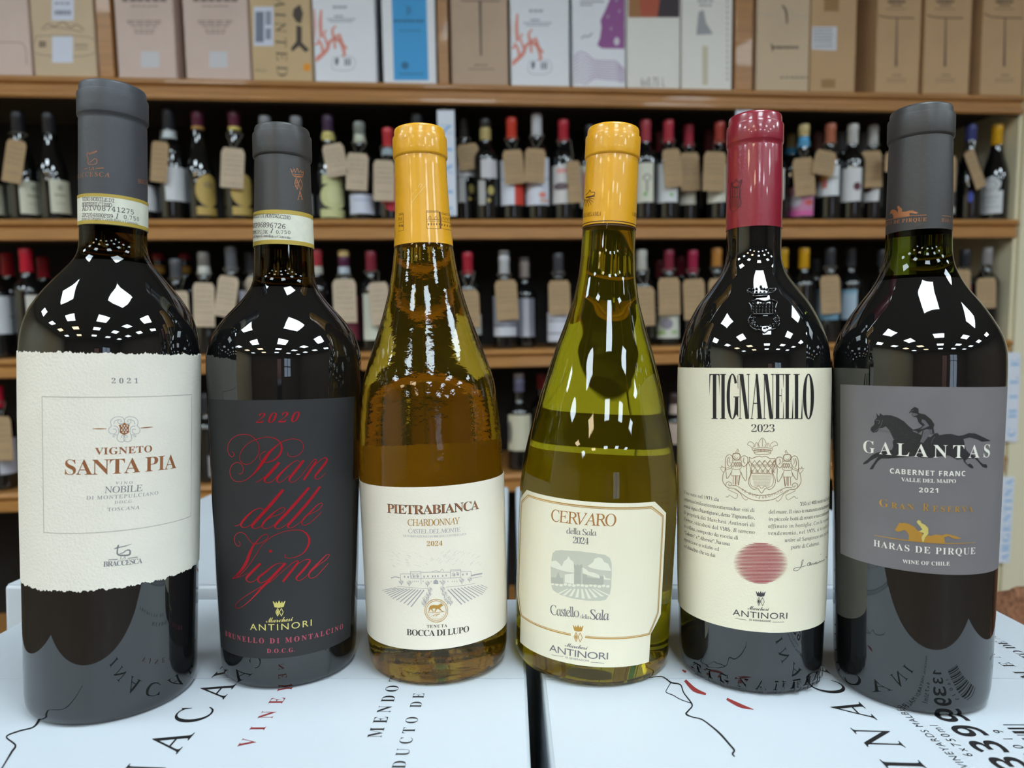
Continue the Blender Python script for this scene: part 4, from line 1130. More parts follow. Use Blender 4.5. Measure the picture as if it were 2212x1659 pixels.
k.text('HARAS DE PIRQUE', 'serif', 1905, 490, 2001, 478, cap=7.5); k.text('HARAS DE', 'serif', 2034, 479, 2064, 484, cap=7.5, asp=.8)
z = zoomed(1890, 420, 6.684)
k.stroke(z([(165, 378), (300, 345), (450, 318), (600, 303), (745, 297)]), 1.3); k.stroke(z([(968, 306), (1040, 312), (1095, 325)]), 1.2)
k.poly(z([(215, 295), (230, 230), (270, 215), (310, 235), (330, 265), (335, 220), (320, 180), (345, 160), (360, 180), (395, 210), (390, 250), (440, 250), (490, 235), (540, 232), (630, 265), (590, 280), (500, 265), (500, 308), (400, 318), (270, 345), (265, 300), (240, 270)]))
k.build('capsule_print', M_COPPER, B6.capsule)
for bt, n in ((B4, 'wine_line'), (B3, 'wine_line')):
    pass

# ================================================================== the wall of shelves
SM = Matrix.Translation((0, 1.98, CAM.z)) @ Matrix.Rotation(R(6.02), 4, 'Z') @ Matrix.Rotation(R(3.3), 4, 'X') @ Matrix.Rotation(R(-1.2), 4, 'Y')
F0 = Flat(SM, 0.)
ROWY = (183, 473, 754, 1023)
ROWZ = [F0.pt(1106, y)[1] for y in ROWY]
BOTZ = [F0.pt(1106, y)[1] for y in (228, 517, 794, 1063)]
XE = F0.pt(2196, 490)[0]
XW = -1.85
unit = thing('shelving_unit', 'honey oak wall shelving with moulded board fronts behind the six front bottles', 'shelving', SM)
M_INNER = mat('shelf_inside_painted_shade', '#4a443d', .75, noise=(6, .15))  # undersides and dividers coloured dark to stand in for shade inside the shelves
def board(z, zb, top):
    h = z - zb
    pr = [(.36, z), (.004, z), (-.004, z - .003), (-.008, z - .009), (-.008, z - .014)]
    if top: pr += [(-.004, z - .018), (.002, z - .022), (.003, z - .66 * h), (-.001, z - .70 * h), (-.004, z - .76 * h), (-.004, z - .9 * h), (0, zb)]
    else: pr += [(-.005, z - .30 * h), (.0, z - .36 * h), (.004, z - .40 * h), (.0, z - .44 * h), (-.001, z - .95 * h), (.003, zb)]
    pr += [(.022, zb), (.022, z - .028), (.36, z - .028)]
    n = len(pr)
    v = [(XW, y, q) for y, q in pr] + [(XE, y, q) for y, q in pr]
    f = [(i, (i + 1) % n, n + (i + 1) % n, n + i) for i in range(n)] + [tuple(range(n - 1, -1, -1)), tuple(range(n, 2 * n))]
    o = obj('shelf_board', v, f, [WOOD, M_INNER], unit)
    for i in (n - 1, n - 2, n - 3, n - 4): o.data.polygons[i].material_index = 1  # underside and back faces get the painted shade, the front stays oak
    return o
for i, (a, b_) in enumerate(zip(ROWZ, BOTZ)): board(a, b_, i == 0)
ZBOT = BOTZ[3] - .42
zt = ROWZ[0] + .5
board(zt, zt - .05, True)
for xa, xb in ((213, 245), (947, 970), (1590, 1627)):
    q0, q1 = F0.pt(xa, 160)[0], F0.pt(xb, 160)[0]
    for z0, z1 in zip([ZBOT] + ROWZ[::-1], [r - .028 for r in ROWZ[::-1]] + [zt - .028]):
        m = MB()
        if z1 > ROWZ[0] + .1: m.box(q0, q1, .006, .355, z0, z1); m.build('upright', WOOD, unit, bevel=.002)
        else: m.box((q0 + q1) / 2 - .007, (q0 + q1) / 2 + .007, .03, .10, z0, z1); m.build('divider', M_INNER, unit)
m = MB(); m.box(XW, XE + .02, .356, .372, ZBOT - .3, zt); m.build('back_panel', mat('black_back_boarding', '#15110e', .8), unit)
m = MB(); m.box(XW, XE, .02, .36, ZBOT - .28, ZBOT); m.build('base_cabinet', WOOD, unit)
m = MB(); m.box(XE + .001, XE + .03, .012, .38, ZBOT - .3, zt + .3); m.box(XE + .012, XE + .9, .0, .1, ZBOT - .3, zt + .3)
o = structure(m.build('wall_side', CREAM)); o.matrix_world = SM

# ---- bottles on the shelves
def bg_profile(kind, H, r, rn=.0148):
    if kind == 'x':
        p = [(0, .006), (.85 * r, 0), (.97 * r, .003), (r, .009), (r, .60 * H), (.985 * r, .625 * H), (.9 * r, .655 * H), (.72 * r, .69 * H), (.52 * r, .72 * H), (rn * 1.05, .755 * H), (rn, .78 * H), (rn * .94, .9 * H), (rn * .94, .985 * H), (0, .985 * H)]
    else:
        p = [(0, .006), (.85 * r, 0), (.97 * r, .003), (r, .009), (r, .42 * H), (.97 * r, .47 * H), (.88 * r, .535 * H), (.75 * r, .6 * H), (.6 * r, .665 * H), (.48 * r, .72 * H), (rn * 1.08, .77 * H), (rn, .81 * H), (rn * .94, .9 * H), (rn * .94, .985 * H), (0, .985 * H)]
    return p
SHELF = ('', 'on the upper bottle shelf', 'on the middle bottle shelf', 'on the lower bottle shelf')
GROUPS = ('', 'bottles on the upper bottle shelf', 'bottles on the middle bottle shelf', 'bottles on the lower bottle shelf')
BG = {}
def bottle(row, x, ytop, ycap, kind, capcol, labels, desc, d=.06, w=None, xc=None):
    F = Flat(SM, d)
    yb = ROWY[row]
    lx = F.pt(x, yb - 40)[0]
    z0 = ROWZ[row]
    H = F.pt(x, ytop)[1] - z0
    r = .0362 if w is None else (F.pt(x + w / 2, yb)[0] - F.pt(x - w / 2, yb)[0]) / 2
    M = SM @ Matrix.Translation((lx, d, z0 + .0006))
    t = thing('shelf_bottle', desc + ', ' + SHELF[row], 'wine bottle', M, GROUPS[row])
    pr = bg_profile(kind, H, r)
    lathe('glass_body', pr, M_GLASS, t, 32, 50)
    rn = .0158
    zc = F.pt(x, ycap)[1] - z0
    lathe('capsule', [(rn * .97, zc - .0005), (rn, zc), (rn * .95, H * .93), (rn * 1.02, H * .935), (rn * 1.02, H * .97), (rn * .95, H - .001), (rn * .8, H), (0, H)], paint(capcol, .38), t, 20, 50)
    rf = interp([(h * 1000, rr * 1000) for rr, h in pr[3:-1]])
    SK = Skin(M, rf, r)
    last = None
    for i, q in enumerate(labels):
        x0, x1, y0, y1, col = q[:5]
        shape = q[5] if len(q) > 5 else ''
        Fl = Flat(SM, d - r * (.9 if shape != 'c' else .4))
        cxp = x
        h0, h1 = Fl.pt(cxp, y0)[1] - z0, Fl.pt(cxp, y1)[1] - z0
        off = .0004 + .0003 * i
        if shape == 'c':
            lathe('neck_collar', [(rf(h0) + .0006, h0), (rf((h0 + h1) / 2) + .0022, (h0 + h1) / 2), (rf(h1) + .0012, h1)], paint(col), t, 24, 60)
            continue
        s0, s1 = Fl.pt(x0, y1)[0] - lx, Fl.pt(x1, y1)[0] - lx
        # angles, corrected for the slanting view of a bottle off to one side
        view = math.atan2((SM @ Vector((lx, d, 0))).x, (SM @ Vector((lx, d, 0))).y) - R(-6.02) * -1
        cv = math.cos(view)
        a0, a1 = math.asin(max(-.97, min(.97, s0 / r * cv))) - view, math.asin(max(-.97, min(.97, s1 / r * cv))) - view
        n = 14
        if shape == 'o':
            us = [a0 + (a1 - a0) * (.5 - .5 * math.cos(math.pi * j / n)) for j in range(n + 1)]
            hm, hh = (h0 + h1) / 2, (h0 - h1) / 2
            e = lambda u: hh * math.sqrt(max(0, 1 - ((u - (a0 + a1) / 2) / ((a1 - a0) / 2)) ** 2))
            top, bot = [(u, hm + e(u) + 1e-5) for u in us], [(u, hm - e(u)) for u in us]
        else:
            us = [a0 + (a1 - a0) * j / n for j in range(n + 1)]
            top, bot = [(u, h0) for u in us], [(u, h1) for u in us]
        v, f = [], []
        for (u, ta), (_, ba) in zip(top, bot):
            for j in range(5): v.append(SK.xyz(u, ta + (ba - ta) * j / 4, off))
        for a in range(n):
            for j in range(4): f.append((a * 5 + j, a * 5 + j + 1, a * 5 + j + 6, a * 5 + j + 5))
        o = obj('front_label' if last is None or i == 0 else 'label_print', v, f, paint(col), t if last is None else last, True)
        if last is None: last = o
    BG[desc] = (lx, d, r, z0, H)
    return t

KRAFT = mat('brown_tag_card', '#b2946f', .85, noise=(30, .06))
KRAFT2 = mat('pale_tag_card', '#c9b49b', .85, noise=(30, .06))
STRING = mat('white_tag_string', '#b9ae9c', .8)
PEN = paint('#6c6158')
def price_tag(on, text, x, y0, y1, wpx, tilt=0., pale=False, dd=.0, yaw=0.):
    lx, d, r, z0, H = BG[on]
    dt = d - r - .012 - dd
    F = Flat(SM, dt)
    (xa, za), (xb, zb) = F.pt(x, y0), F.pt(x, y1)
    hgt = math.hypot(za - zb, 0) / math.cos(R(tilt)); wd = (F.pt(x + wpx / 2, y1)[0] - F.pt(x - wpx / 2, y1)[0])
    xt = xa - math.sin(R(tilt)) * hgt * .5 * -1
    M = SM @ Matrix.Translation((xa, dt, (za + zb) / 2)) @ Matrix.Rotation(R(tilt), 4, 'Y') @ Matrix.Rotation(R(yaw), 4, 'Z')
    t = thing('price_tag', text, 'price tag', M, 'brown price tags on strings')
    w, h, c, th = wd / 2, hgt / 2, wd * .2, .0005
    ol = [(-w, -h), (w, -h), (w, h - c), (w - c * .55, h), (-w + c * .55, h), (-w, h - c)]
    v = [(a, -th, b) for a, b in ol] + [(a, th, b) for a, b in ol]
    n = 6
    o = obj('card', v, [tuple(range(n)), tuple(range(2 * n - 1, n - 1, -1))] + [(i, n + i, n + (i + 1) % n, (i + 1) % n) for i in range(n)], KRAFT2 if pale else KRAFT, t)
    # handwriting too small to read
    vv, ff = [], []
    rows = random.choice((5, 6))
    for i in range(rows):
        z = h * .62 - i * h * .24 - (h * .2 if i == rows - 1 else 0)
        a = -w * random.uniform(.6, .8)
        while a < w * .7:
            L_ = random.uniform(.12, .35) * w
            a1 = min(a + L_, w * .8)
            q = [(a + (a1 - a) * j / 6, z + h * .035 * math.sin(j * 2.3 + i)) for j in range(7)]
            k = len(vv)
            for (px, pz) in q: vv += [(px, -th - .0002, pz - .0009), (px, -th - .0002, pz + .0009)]
            ff += [(k + 2 * j, k + 2 * j + 2, k + 2 * j + 3, k + 2 * j + 1) for j in range(6)]
            a = a1 + w * .1
    obj('handwriting', vv, ff, PEN, o)
    Mi = M.inverted()
    nz = z0 + H * .80
    zt_ = max((za + .006) - 0, min(nz, za + .03))
    loop = [Vector((0, 0, h * .9))]
    for a in range(9):
        q = math.pi * (1.0 + a / 8)
        loop.append(Mi @ (SM @ Vector((lx + .0215 * math.cos(q + math.pi), d - .0215 * math.sin(q) * -1, nz))))
    pts = [loop[0]] + loop[1:] + [loop[0]]
    m = MB(); m.tube(pts, .0006, 5); m.build('string', STRING, t, True)
    return t

W_ = '#dcdde0'; CRM = '#d8d6bf'; GLD = '#c4a65a'
b = bottle
b(1, -26, 246, 290, 'y', '#26262a', [(-58, 3, 395, 462, CRM)], 'dark bottle cut off by the left edge of the photo')
b(1, 52, 243, 290, 'y', '#2a2a2e', [(20, 84, 390, 462, CRM), (47, 60, 400, 410, '#a9a894'), (36, 68, 420, 424, '#a9a07c'), (40, 62, 438, 440, '#b6b29a')], 'dark sloping-shoulder bottle with tag, left of the torn-label bottle')
b(1, 118, 246, 290, 'y', '#2a2a2e', [(88, 143, 388, 460, CRM), (104, 117, 400, 410, '#a9a894'), (96, 125, 419, 423, '#a9a07c'), (100, 122, 438, 440, '#b6b29a')], 'untagged sloping-shoulder bottle, left of the torn-label bottle')
b(1, 308, 300, 330, 'x', '#b5a990', [(285, 337, 400, 455, W_)], 'half-hidden bottle with white label, directly behind the torn-label bottle')
b(1, 374, 237, 281, 'x', '#2b2d34', [(365, 389, 281, 299, '#cfd6d8', 'c'), (341, 408, 360, 434, W_)], 'dark-capsule bottle with gold top, white collar and plain white label')
b(1, 436, 243, 283, 'y', '#5d2138', [(425, 445, 271, 279, '#b1873f', 'c'), (408, 464, 376, 447, GLD, 'o'), (410, 466, 447, 465, GLD), (424, 448, 392, 406, '#a8925e', 'o')], 'purple-capsule bottle with untagged golden oval label')
b(1, 514, 243, 283, 'y', '#5d2138', [(500, 524, 271, 281, '#d3bd63', 'c'), (486, 543, 376, 447, GLD, 'o'), (489, 544, 447, 465, GLD)], 'purple-capsule bottle with golden oval label half under a tag')
b(1, 580, 252, 285, 'x', '#8c8d92', [], 'grey-capsule bottle hidden behind the black-label bottle, left one of two')
b(1, 646, 253, 285, 'x', '#8c8d92', [(640, 682, 417, 462, W_)], 'grey-capsule bottle with white label edge, right behind the black-label bottle')
b(1, 714, 250, 300, 'y', '#4b3550', [(698, 721, 282, 303, '#d8c873', 'c'), (687, 741, 378, 398, '#cfcf95'), (685, 744, 396, 452, '#cfcf95', 'o'), (685, 747, 452, 470, '#cfcf95'), (697, 731, 402, 440, '#d8d7a0', 'o')], 'purple-capsule bottle with pale yellow scalloped label')
b(1, 781, 265, 292, 'x', '#8b9189', [(766, 789, 290, 308, '#c9cdb6', 'c'), (751, 812, 420, 462, '#d6daea'), (756, 806, 431, 434, '#a9b4c9')], 'grey-green-capsule bottle with greenish collar and low white label')
b(1, 842, 278, 320, 'y', '#cf3b42', [(832, 850, 320, 336, '#9fadb4', 'c'), (818, 866, 372, 440, '#c22238'), (826, 858, 438, 456, '#c22238', 'o')], 'bright red-capsule bottle with red pointed label')
b(1, 905, 247, 290, 'x', '#3a3d42', [], 'dark bottle hidden behind the golden-glass bottle')
b(1, 1004, 255, 300, 'x', '#33302e', [(985, 1025, 340, 381, '#d3d1d4'), (987, 1001, 383, 438, '#bdbab8'), (1009, 1020, 398, 418, '#a08f4c', 'o'), (1007, 1014, 426, 434, '#b19a55', 'o')], 'dark-capsule bottle with two-part label, beside the white sign', .096)
b(1, 1051, 258, 302, 'x', '#2c2a28', [(1044, 1056, 270, 302, '#b8a468', 'c'), (1036, 1072, 345, 385, '#d3d1d4'), (1032, 1045, 390, 443, '#bdbab8'), (1050, 1064, 402, 422, '#b4a558', 'o'), (1048, 1056, 429, 438, '#c0ab60', 'o')], 'gold-necked bottle with two-part white and black label, no tag')
b(1, 1107, 255, 303, 'x', '#d8432f', [(1083, 1131, 345, 443, '#dfe2ee'), (1109, 1131, 395, 443, '#d33a27'), (1083, 1131, 386, 388, '#8b8fa8')], 'orange-red-capsule bottle with half white, half red label')
b(1, 1161, 247, 295, 'x', '#d9dadf', [(1136, 1187, 340, 443, '#dfe2ee'), (1162, 1178, 415, 428, '#e48a80', 'o'), (1164, 1184, 430, 438, '#d9b5ae'), (1136, 1187, 385, 387, '#8b8fa8')], 'white-capsule bottle with white label and small red drawing')
b(1, 1218, 260, 307, 'x', '#bf2d3c', [(1192, 1236, 357, 440, '#ddd9d6'), (1203, 1224, 365, 374, '#e9a6a0'), (1198, 1228, 395, 411, '#6d5a60', 'o')], 'crimson-capsule bottle with cream label, brown tag hanging to its side')
b(1, 1275, 272, 310, 'x', '#24262c', [(1256, 1290, 358, 448, '#d9d4c4'), (1260, 1268, 372, 430, '#c78b85')], 'dark-capsule bottle mostly hidden by the olive-glass bottle')
b(1, 1394, 260, 308, 'x', '#b34450', [(1371, 1413, 352, 437, '#dcdac8'), (1391, 1408, 376, 392, '#8f8d7c', 'o'), (1394, 1405, 379, 390, '#dcdac8', 'o'), (1397, 1401, 392, 415, '#8f8d7c'), (1392, 1400, 416, 424, '#7fb35f', 'o')], 'rose-red-capsule bottle with goblet label, half behind the olive-glass bottle')
b(1, 1443, 260, 310, 'x', '#bf3a4a', [(1417, 1466, 352, 437, '#dfe0e2'), (1448, 1457, 417, 425, '#86b868', 'o')], 'red-capsule bottle with white label, tag tilted across it')
b(1, 1486, 270, 318, 'x', '#b5384a', [(1468, 1505, 372, 442, '#cfcabb')], 'dark pink-capsule bottle with low cream label', .1)
b(1, 1553, 265, 312, 'x', '#bd4a40', [(1528, 1573, 355, 437, '#dcd9c9'), (1528, 1573, 412, 414, '#b9a98c')], 'brick-red-capsule bottle beside the burgundy-capsule front bottle')
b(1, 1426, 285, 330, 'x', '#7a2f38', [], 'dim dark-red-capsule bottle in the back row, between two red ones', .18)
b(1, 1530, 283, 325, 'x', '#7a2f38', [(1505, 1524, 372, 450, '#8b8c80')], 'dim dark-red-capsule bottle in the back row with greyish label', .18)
b(1, 1676, 300, 330, 'x', '#3a3030', [(1655, 1698, 365, 432, '#d8d6cc')], 'bottle with white label edge just right of the burgundy-capsule bottle')
b(1, 1706, 290, 333, 'x', '#8d7a4c', [(1697, 1716, 316, 333, '#2f7fa6', 'c')], 'dim gold and blue-capsule bottle in the back row', .18)
b(1, 1733, 270, 296, 'y', '#d2bd84', [(1719, 1746, 295, 317, '#4b9fd0', 'c'), (1703, 1763, 402, 467, '#c885a6'), (1706, 1722, 404, 414, '#d8b64a', 'o'), (1716, 1738, 420, 446, '#c9c3d0', 'o'), (1744, 1760, 432, 444, '#c8554e', 'o'), (1718, 1761, 455, 466, '#d862a4')], 'gold-topped bottle with blue neck band and colourful pink label')
b(1, 1790, 268, 312, 'x', '#bd6f53', [(1766, 1819, 357, 423, '#dfe1e4'), (1776, 1800, 376, 390, '#d99a52', 'o'), (1785, 1795, 388, 406, '#cf7a70'), (1798, 1816, 382, 387, '#a3a09c')], 'copper-capsule bottle with white label bearing an orange emblem')
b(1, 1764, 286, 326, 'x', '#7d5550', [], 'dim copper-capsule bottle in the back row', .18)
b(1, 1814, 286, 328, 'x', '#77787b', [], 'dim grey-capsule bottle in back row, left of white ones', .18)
b(1, 1838, 269, 313, 'x', '#cfcdc9', [(1813, 1867, 362, 435, '#dddbdc'), (1851, 1866, 394, 412, '#5d2431', 'o')], 'grey-white-capsule bottle with clear view of its white label')
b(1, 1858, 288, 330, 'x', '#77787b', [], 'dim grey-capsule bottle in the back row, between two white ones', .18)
b(1, 1881, 271, 316, 'x', '#cfcdc9', [(1864, 1906, 372, 435, '#dddbdc'), (1866, 1893, 402, 416, '#5d2431', 'o')], 'grey-white-capsule bottle with dark red bowl, tag in front', .1)
b(1, 1960, 275, 318, 'x', '#2c2c30', [(1935, 1985, 370, 440, '#d8d6cc')], 'bottle hidden behind the horse-label bottle')
b(1, 2038, 275, 318, 'x', '#2c2c30', [(2026, 2071, 415, 448, '#4e4440'), (2026, 2071, 448, 462, '#d2d0cc')], 'bottle half hidden by the right side of the horse-label bottle')
b(1, 2091, 270, 305, 'y', '#3f4480', [(2102, 2112, 412, 438, '#3b45a8', 'o')], 'blue-capsule bottle beside the cream side wall, tag slanting off it')
b(1, 2147, 270, 314, 'y', '#dfa616', [(2116, 2175, 412, 461, '#d5d7da'), (2136, 2172, 382, 416, '#d5d7da', 'o'), (2141, 2167, 387, 411, '#b3b5b8', 'o'), (2145, 2163, 390, 408, '#d5d7da', 'o'), (2125, 2168, 424, 427, '#a9abb0'), (2128, 2164, 434, 436, '#a9abb0'), (2120, 2172, 446, 448, '#a9abb0')], 'yellow-capsule bottle with white label, against the cream side wall')
# middle bottle shelf
b(2, -4, 548, 590, 'x', '#c81f37', [(-34, 27, 640, 722, '#d9dade'), (4, 22, 683, 687, '#9a9aa2')], 'red-capsule bottle with white label at photo’s left edge')
b(2, 68, 537, 588, 'x', '#d02138', [(37, 99, 638, 725, '#d6d2c6'), (47, 64, 660, 680, '#d8a04a', 'o')], 'red-capsule bottle with orange sun on its label')
b(2, 28, 547, 596, 'x', '#c01f36', [], 'red-capsule bottle in the back row, left of the sun-label bottle', .18)
b(2, 103, 555, 600, 'x', '#a81f33', [], 'red-capsule bottle in the back row, right of the sun-label bottle', .18)
b(2, 322, 541, 552, 'x', '#a02530', [], 'red-topped dark bottle peeping past the shoulder of the torn-label bottle', .26)
b(2, 352, 548, 556, 'x', '#a02530', [(342, 357, 573, 590, '#a5792b', 'c')], 'red-topped dark bottle with gold neck band, nearer the torn-label bottle', .18)
b(2, 408, 548, 556, 'x', '#a02530', [(401, 415, 575, 590, '#a5792b', 'c')], 'red-topped dark bottle with gold neck band, nearer the white-collared bottle', .18)
b(2, 388, 560, 600, 'x', '#5c5d62', [], 'grey-capsule bottle between the two gold-banded ones')
b(2, 448, 545, 576, 'x', '#86807a', [(436, 462, 574, 593, '#d0d0c6', 'c')], 'grey-beige-capsule bottle with white neck collar')
b(2, 507, 533, 588, 'x', '#6c6e74', [(508, 530, 628, 690, '#c3c2cc')], 'grey-capsule bottle left of the black-label bottle')
b(2, 548, 545, 588, 'x', '#4a4c50', [], 'dark bottle hidden by the neck of the black-label bottle', .128)
b(2, 690, 540, 576, 'x', '#b53b42', [(676, 702, 574, 592, '#b9b5a8', 'c')], 'red-capsule bottle with white collar, at the black-label bottle’s right shoulder')
b(2, 748, 553, 577, 'x', '#5b2a44', [(730, 753, 541, 554, '#cdb06f', 'c'), (731, 757, 575, 592, '#b9c3cc', 'c'), (722, 776, 640, 736, '#7b2f3f')], 'gold-topped purple-capsule bottle with pale collar and maroon label')
b(2, 806, 543, 587, 'x', '#8f303f', [(780, 832, 635, 735, '#d3d3c2'), (810, 823, 701, 712, '#b34d5d', 'o')], 'maroon-capsule bottle with tall white label and red dot')
b(2, 1013, 545, 593, 'x', '#bd2f40', [(990, 1043, 680, 724, '#c8c7c4')], 'red-capsule bottle just right of the golden-glass bottle')
b(2, 1091, 552, 592, 'x', '#cfced0', [(1082, 1098, 541, 549, '#8d8a88', 'c'), (1066, 1116, 640, 727, '#9d9ca8'), (1068, 1114, 707, 726, '#cfcfd6'), (1068, 1114, 703, 706, '#5f6068')], 'white-capsule bottle with silver label')
b(2, 1134, 565, 600, 'x', '#a3968f', [(1122, 1138, 556, 563, '#6d645f', 'c'), (1118, 1154, 645, 728, '#8c8b96'), (1128, 1141, 645, 728, '#c9c8d2')], 'beige-capsule bottle with silver label, untagged', .106)
b(2, 1207, 548, 600, 'x', '#4a4a50', [(1180, 1234, 676, 738, '#d6d7e2'), (1186, 1226, 692, 696, '#a5a6b4'), (1180, 1234, 719, 722, '#8b8d9a')], 'charcoal-capsule bottle with low white label, beside the olive-glass bottle')
b(2, 1386, 540, 585, 'x', '#cdcbc2', [], 'white-capsule dark bottle at the olive-glass bottle’s right shoulder')
b(2, 1444, 540, 586, 'x', '#8a2d40', [(1416, 1470, 664, 731, '#cfd0c2'), (1432, 1456, 688, 712, '#8d8590', 'o'), (1426, 1442, 714, 724, '#9fb878', 'o'), (1452, 1466, 714, 722, '#9fb878', 'o')], 'maroon-capsule bottle with floral label')
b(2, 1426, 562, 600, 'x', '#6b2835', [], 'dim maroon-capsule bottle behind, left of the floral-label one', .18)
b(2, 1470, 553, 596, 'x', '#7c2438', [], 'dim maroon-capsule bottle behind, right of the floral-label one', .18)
b(2, 1495, 541, 590, 'x', '#a8284a', [], 'raspberry-capsule dark bottle left of the burgundy-capsule front bottle')
b(2, 1546, 536, 576, 'x', '#c98a44', [], 'amber-capsule bottle against the shoulder of the burgundy-capsule front bottle')
b(2, 1688, 537, 581, 'x', '#c99a22', [], 'yellow-capsule bottle peeping past the neck of the burgundy-capsule bottle')
b(2, 1733, 536, 580, 'x', '#d9a21d', [], 'yellow-capsule dark bottle between the last two front bottles')
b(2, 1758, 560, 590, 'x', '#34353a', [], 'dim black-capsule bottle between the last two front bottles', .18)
b(2, 1789, 536, 576, 'x', '#3c3d42', [(1766, 1818, 626, 690, '#a9bccb'), (1766, 1818, 680, 691, '#6f9cb4'), (1768, 1816, 626, 634, '#7ba4ba')], 'dark-capsule bottle with pale blue label behind a brown tag')
b(2, 1833, 536, 576, 'x', '#3c3d42', [(1826, 1857, 626, 690, '#a9bccb'), (1826, 1857, 626, 634, '#7ba4ba')], 'dark-capsule bottle with pale blue label, no tag', .1)
b(2, 1902, 540, 575, 'x', '#3c3d42', [], 'dark-capsule bottle at the horse-label bottle’s left shoulder')
b(2, 2078, 540, 576, 'x', '#2e3036', [(2090, 2106, 618, 650, '#b04048')], 'dark bottle with red label edge right of the horse-label bottle')
b(2, 2124, 535, 572, 'x', '#9a9696', [], 'grey-white-capsule bottle next to the cream side wall')
# lower bottle shelf
b(3, 4, 832, 880, 'x', '#c4193a', [(-26, 43, 950, 1026, '#b9b9c2')], 'red-capsule bottle with white label at photo’s left edge')
b(3, 452, 850, 890, 'x', '#3a3a3e', [(436, 470, 985, 1030, '#9c9ca4')], 'bottle with white label right of the torn-label bottle')
b(3, 1123, 816, 846, 'x', '#6a6880', [(1114, 1131, 808, 816, '#8d7d78', 'c'), (1099, 1146, 897, 974, '#cdc7ae'), (1096, 1106, 910, 960, '#77736a', 'o')], 'lavender-capsule bottle with cream label, between the golden and olive bottles')
b(3, 1172, 808, 840, 'x', '#8c2430', [], 'dim red-capsule bottle by the olive-glass bottle', .18)
b(3, 1458, 850, 890, 'x', '#4a3c3a', [(1440, 1474, 872, 960, '#b09c90')], 'bottle with pinkish-beige label left of the burgundy-capsule bottle')

T = price_tag
bd = list(BG)
def on(s): return [q for q in bd if q.startswith(s)][0]
T(on('dark sloping-shoulder'), 'brown tag slanting at the far left of the upper bottle shelf', 27, 303, 394, 42, 12)
T(on('dark-capsule bottle with gold top'), 'brown tag just right of the torn-label bottle’s capsule, beside the plain white label', 342, 306, 393, 36, 6)
T(on('purple-capsule bottle with golden oval label half'), 'pale tag covering part of a golden oval label', 500, 320, 406, 50, 5, True)
T(on('purple-capsule bottle with pale yellow'), 'brown tag tilted over the pale yellow scalloped label', 723, 311, 380, 46, -10, True)
T(on('grey-green-capsule'), 'brown tag above the low white label, right of the black-label bottle', 770, 331, 411, 46, 4, True)
T(on('bright red-capsule'), 'brown tag in front of the red pointed label', 828, 346, 434, 45, 2, True, .01)
T(on('dark-capsule bottle with two-part'), 'short brown tag beside the white sign with blue letters', 1012, 311, 366, 46, -8)
T(on('orange-red-capsule'), 'brown tag on the bottle with half white, half red label', 1109, 324, 397, 43, -4)
T(on('white-capsule bottle with white label and small'), 'brown tag on the tall white-capsule bottle of the upper shelf', 1155, 321, 394, 44, 3, False, .004)
T(on('crimson-capsule'), 'darker brown tag dangling on a long string left of the olive-glass bottle’s capsule', 1240, 348, 438, 28, -3)
T(on('red-capsule bottle with white label, tag'), 'brown tag tilted left of another, right of the olive-glass bottle’s capsule', 1453, 322, 404, 38, -6)
T(on('dark pink-capsule'), 'brown tag over the low cream label, touching the tilted tag', 1491, 330, 412, 40, -3, False, .006)
T(on('brick-red-capsule'), 'brown tag left of the burgundy capsule', 1544, 328, 413, 48, 2)
T(on('gold-topped bottle with blue'), 'long brown tag above the colourful pink label', 1738, 341, 423, 45, -6)
T(on('copper-capsule bottle with white'), 'brown tag tilted over the orange emblem label', 1782, 326, 378, 46, 10, False, .008)
T(on('grey-white-capsule bottle with dark'), 'brown tag hiding the dark red bowl', 1884, 326, 405, 45, -3)
T(on('bottle hidden behind the horse'), 'edge of a brown tag left of the black capsule of the horse-label bottle', 1932, 329, 371, 40, 0)
T(on('bottle half hidden by the right'), 'edge of a brown tag right of the black capsule of the horse-label bottle', 2046, 336, 414, 42, 0)
T(on('blue-capsule'), 'brown tag slanting away from the blue-capsule bottle', 2108, 326, 405, 30, -24, False, .012, 14)
T(on('grey-capsule bottle between'), 'brown tag edge at the torn-label bottle’s right shoulder', 388, 629, 700, 36, 0, True)
T(on('grey-beige-capsule'), 'brown tag below the white-collared bottle of the middle shelf', 438, 611, 706, 46, 2, True)
T(on('grey-capsule bottle left'), 'pale tag tilted at the black-label bottle’s left shoulder', 487, 597, 684, 44, 10, True)
T(on('dark bottle hidden by the neck'), 'edge of a brown tag behind the black-label bottle’s neck', 546, 600, 680, 40, 8, True)
T(on('gold-topped purple'), 'pale brown tag over the maroon label', 743, 603, 697, 50, 0, True)
T(on('maroon-capsule bottle with tall'), 'brown tag over the tall white label with red dot', 819, 610, 702, 42, -4, True, .004)
T(on('red-capsule bottle just right of the golden'), 'brown tag half hidden by the golden-glass bottle’s right shoulder', 1014, 627, 708, 42, -2)
T(on('white-capsule bottle with silver'), 'brown tag on the silver-label bottle', 1094, 605, 691, 47, -3)
T(on('charcoal-capsule'), 'brown tag above the low white label beside the olive-glass bottle', 1208, 606, 680, 46, -1)
T(on('white-capsule dark bottle'), 'brown tag at the olive-glass bottle’s right shoulder', 1394, 620, 704, 40, -2)
T(on('maroon-capsule bottle with floral'), 'brown tag above the floral label', 1446, 600, 680, 46, -2)
T(on('raspberry'), 'brown tag under the raspberry capsule', 1500, 603, 690, 46, -3)
T(on('amber-capsule'), 'brown tag partly behind the burgundy-capsule bottle’s left shoulder', 1552, 602, 690, 42, 0)
T(on('dark-capsule bottle with pale blue label behind'), 'brown tag in front of a pale blue label', 1795, 595, 677, 42, -4)
T(on('dark bottle with red label'), 'brown tag at the horse-label bottle’s right shoulder', 2078, 582, 660, 38, 0)
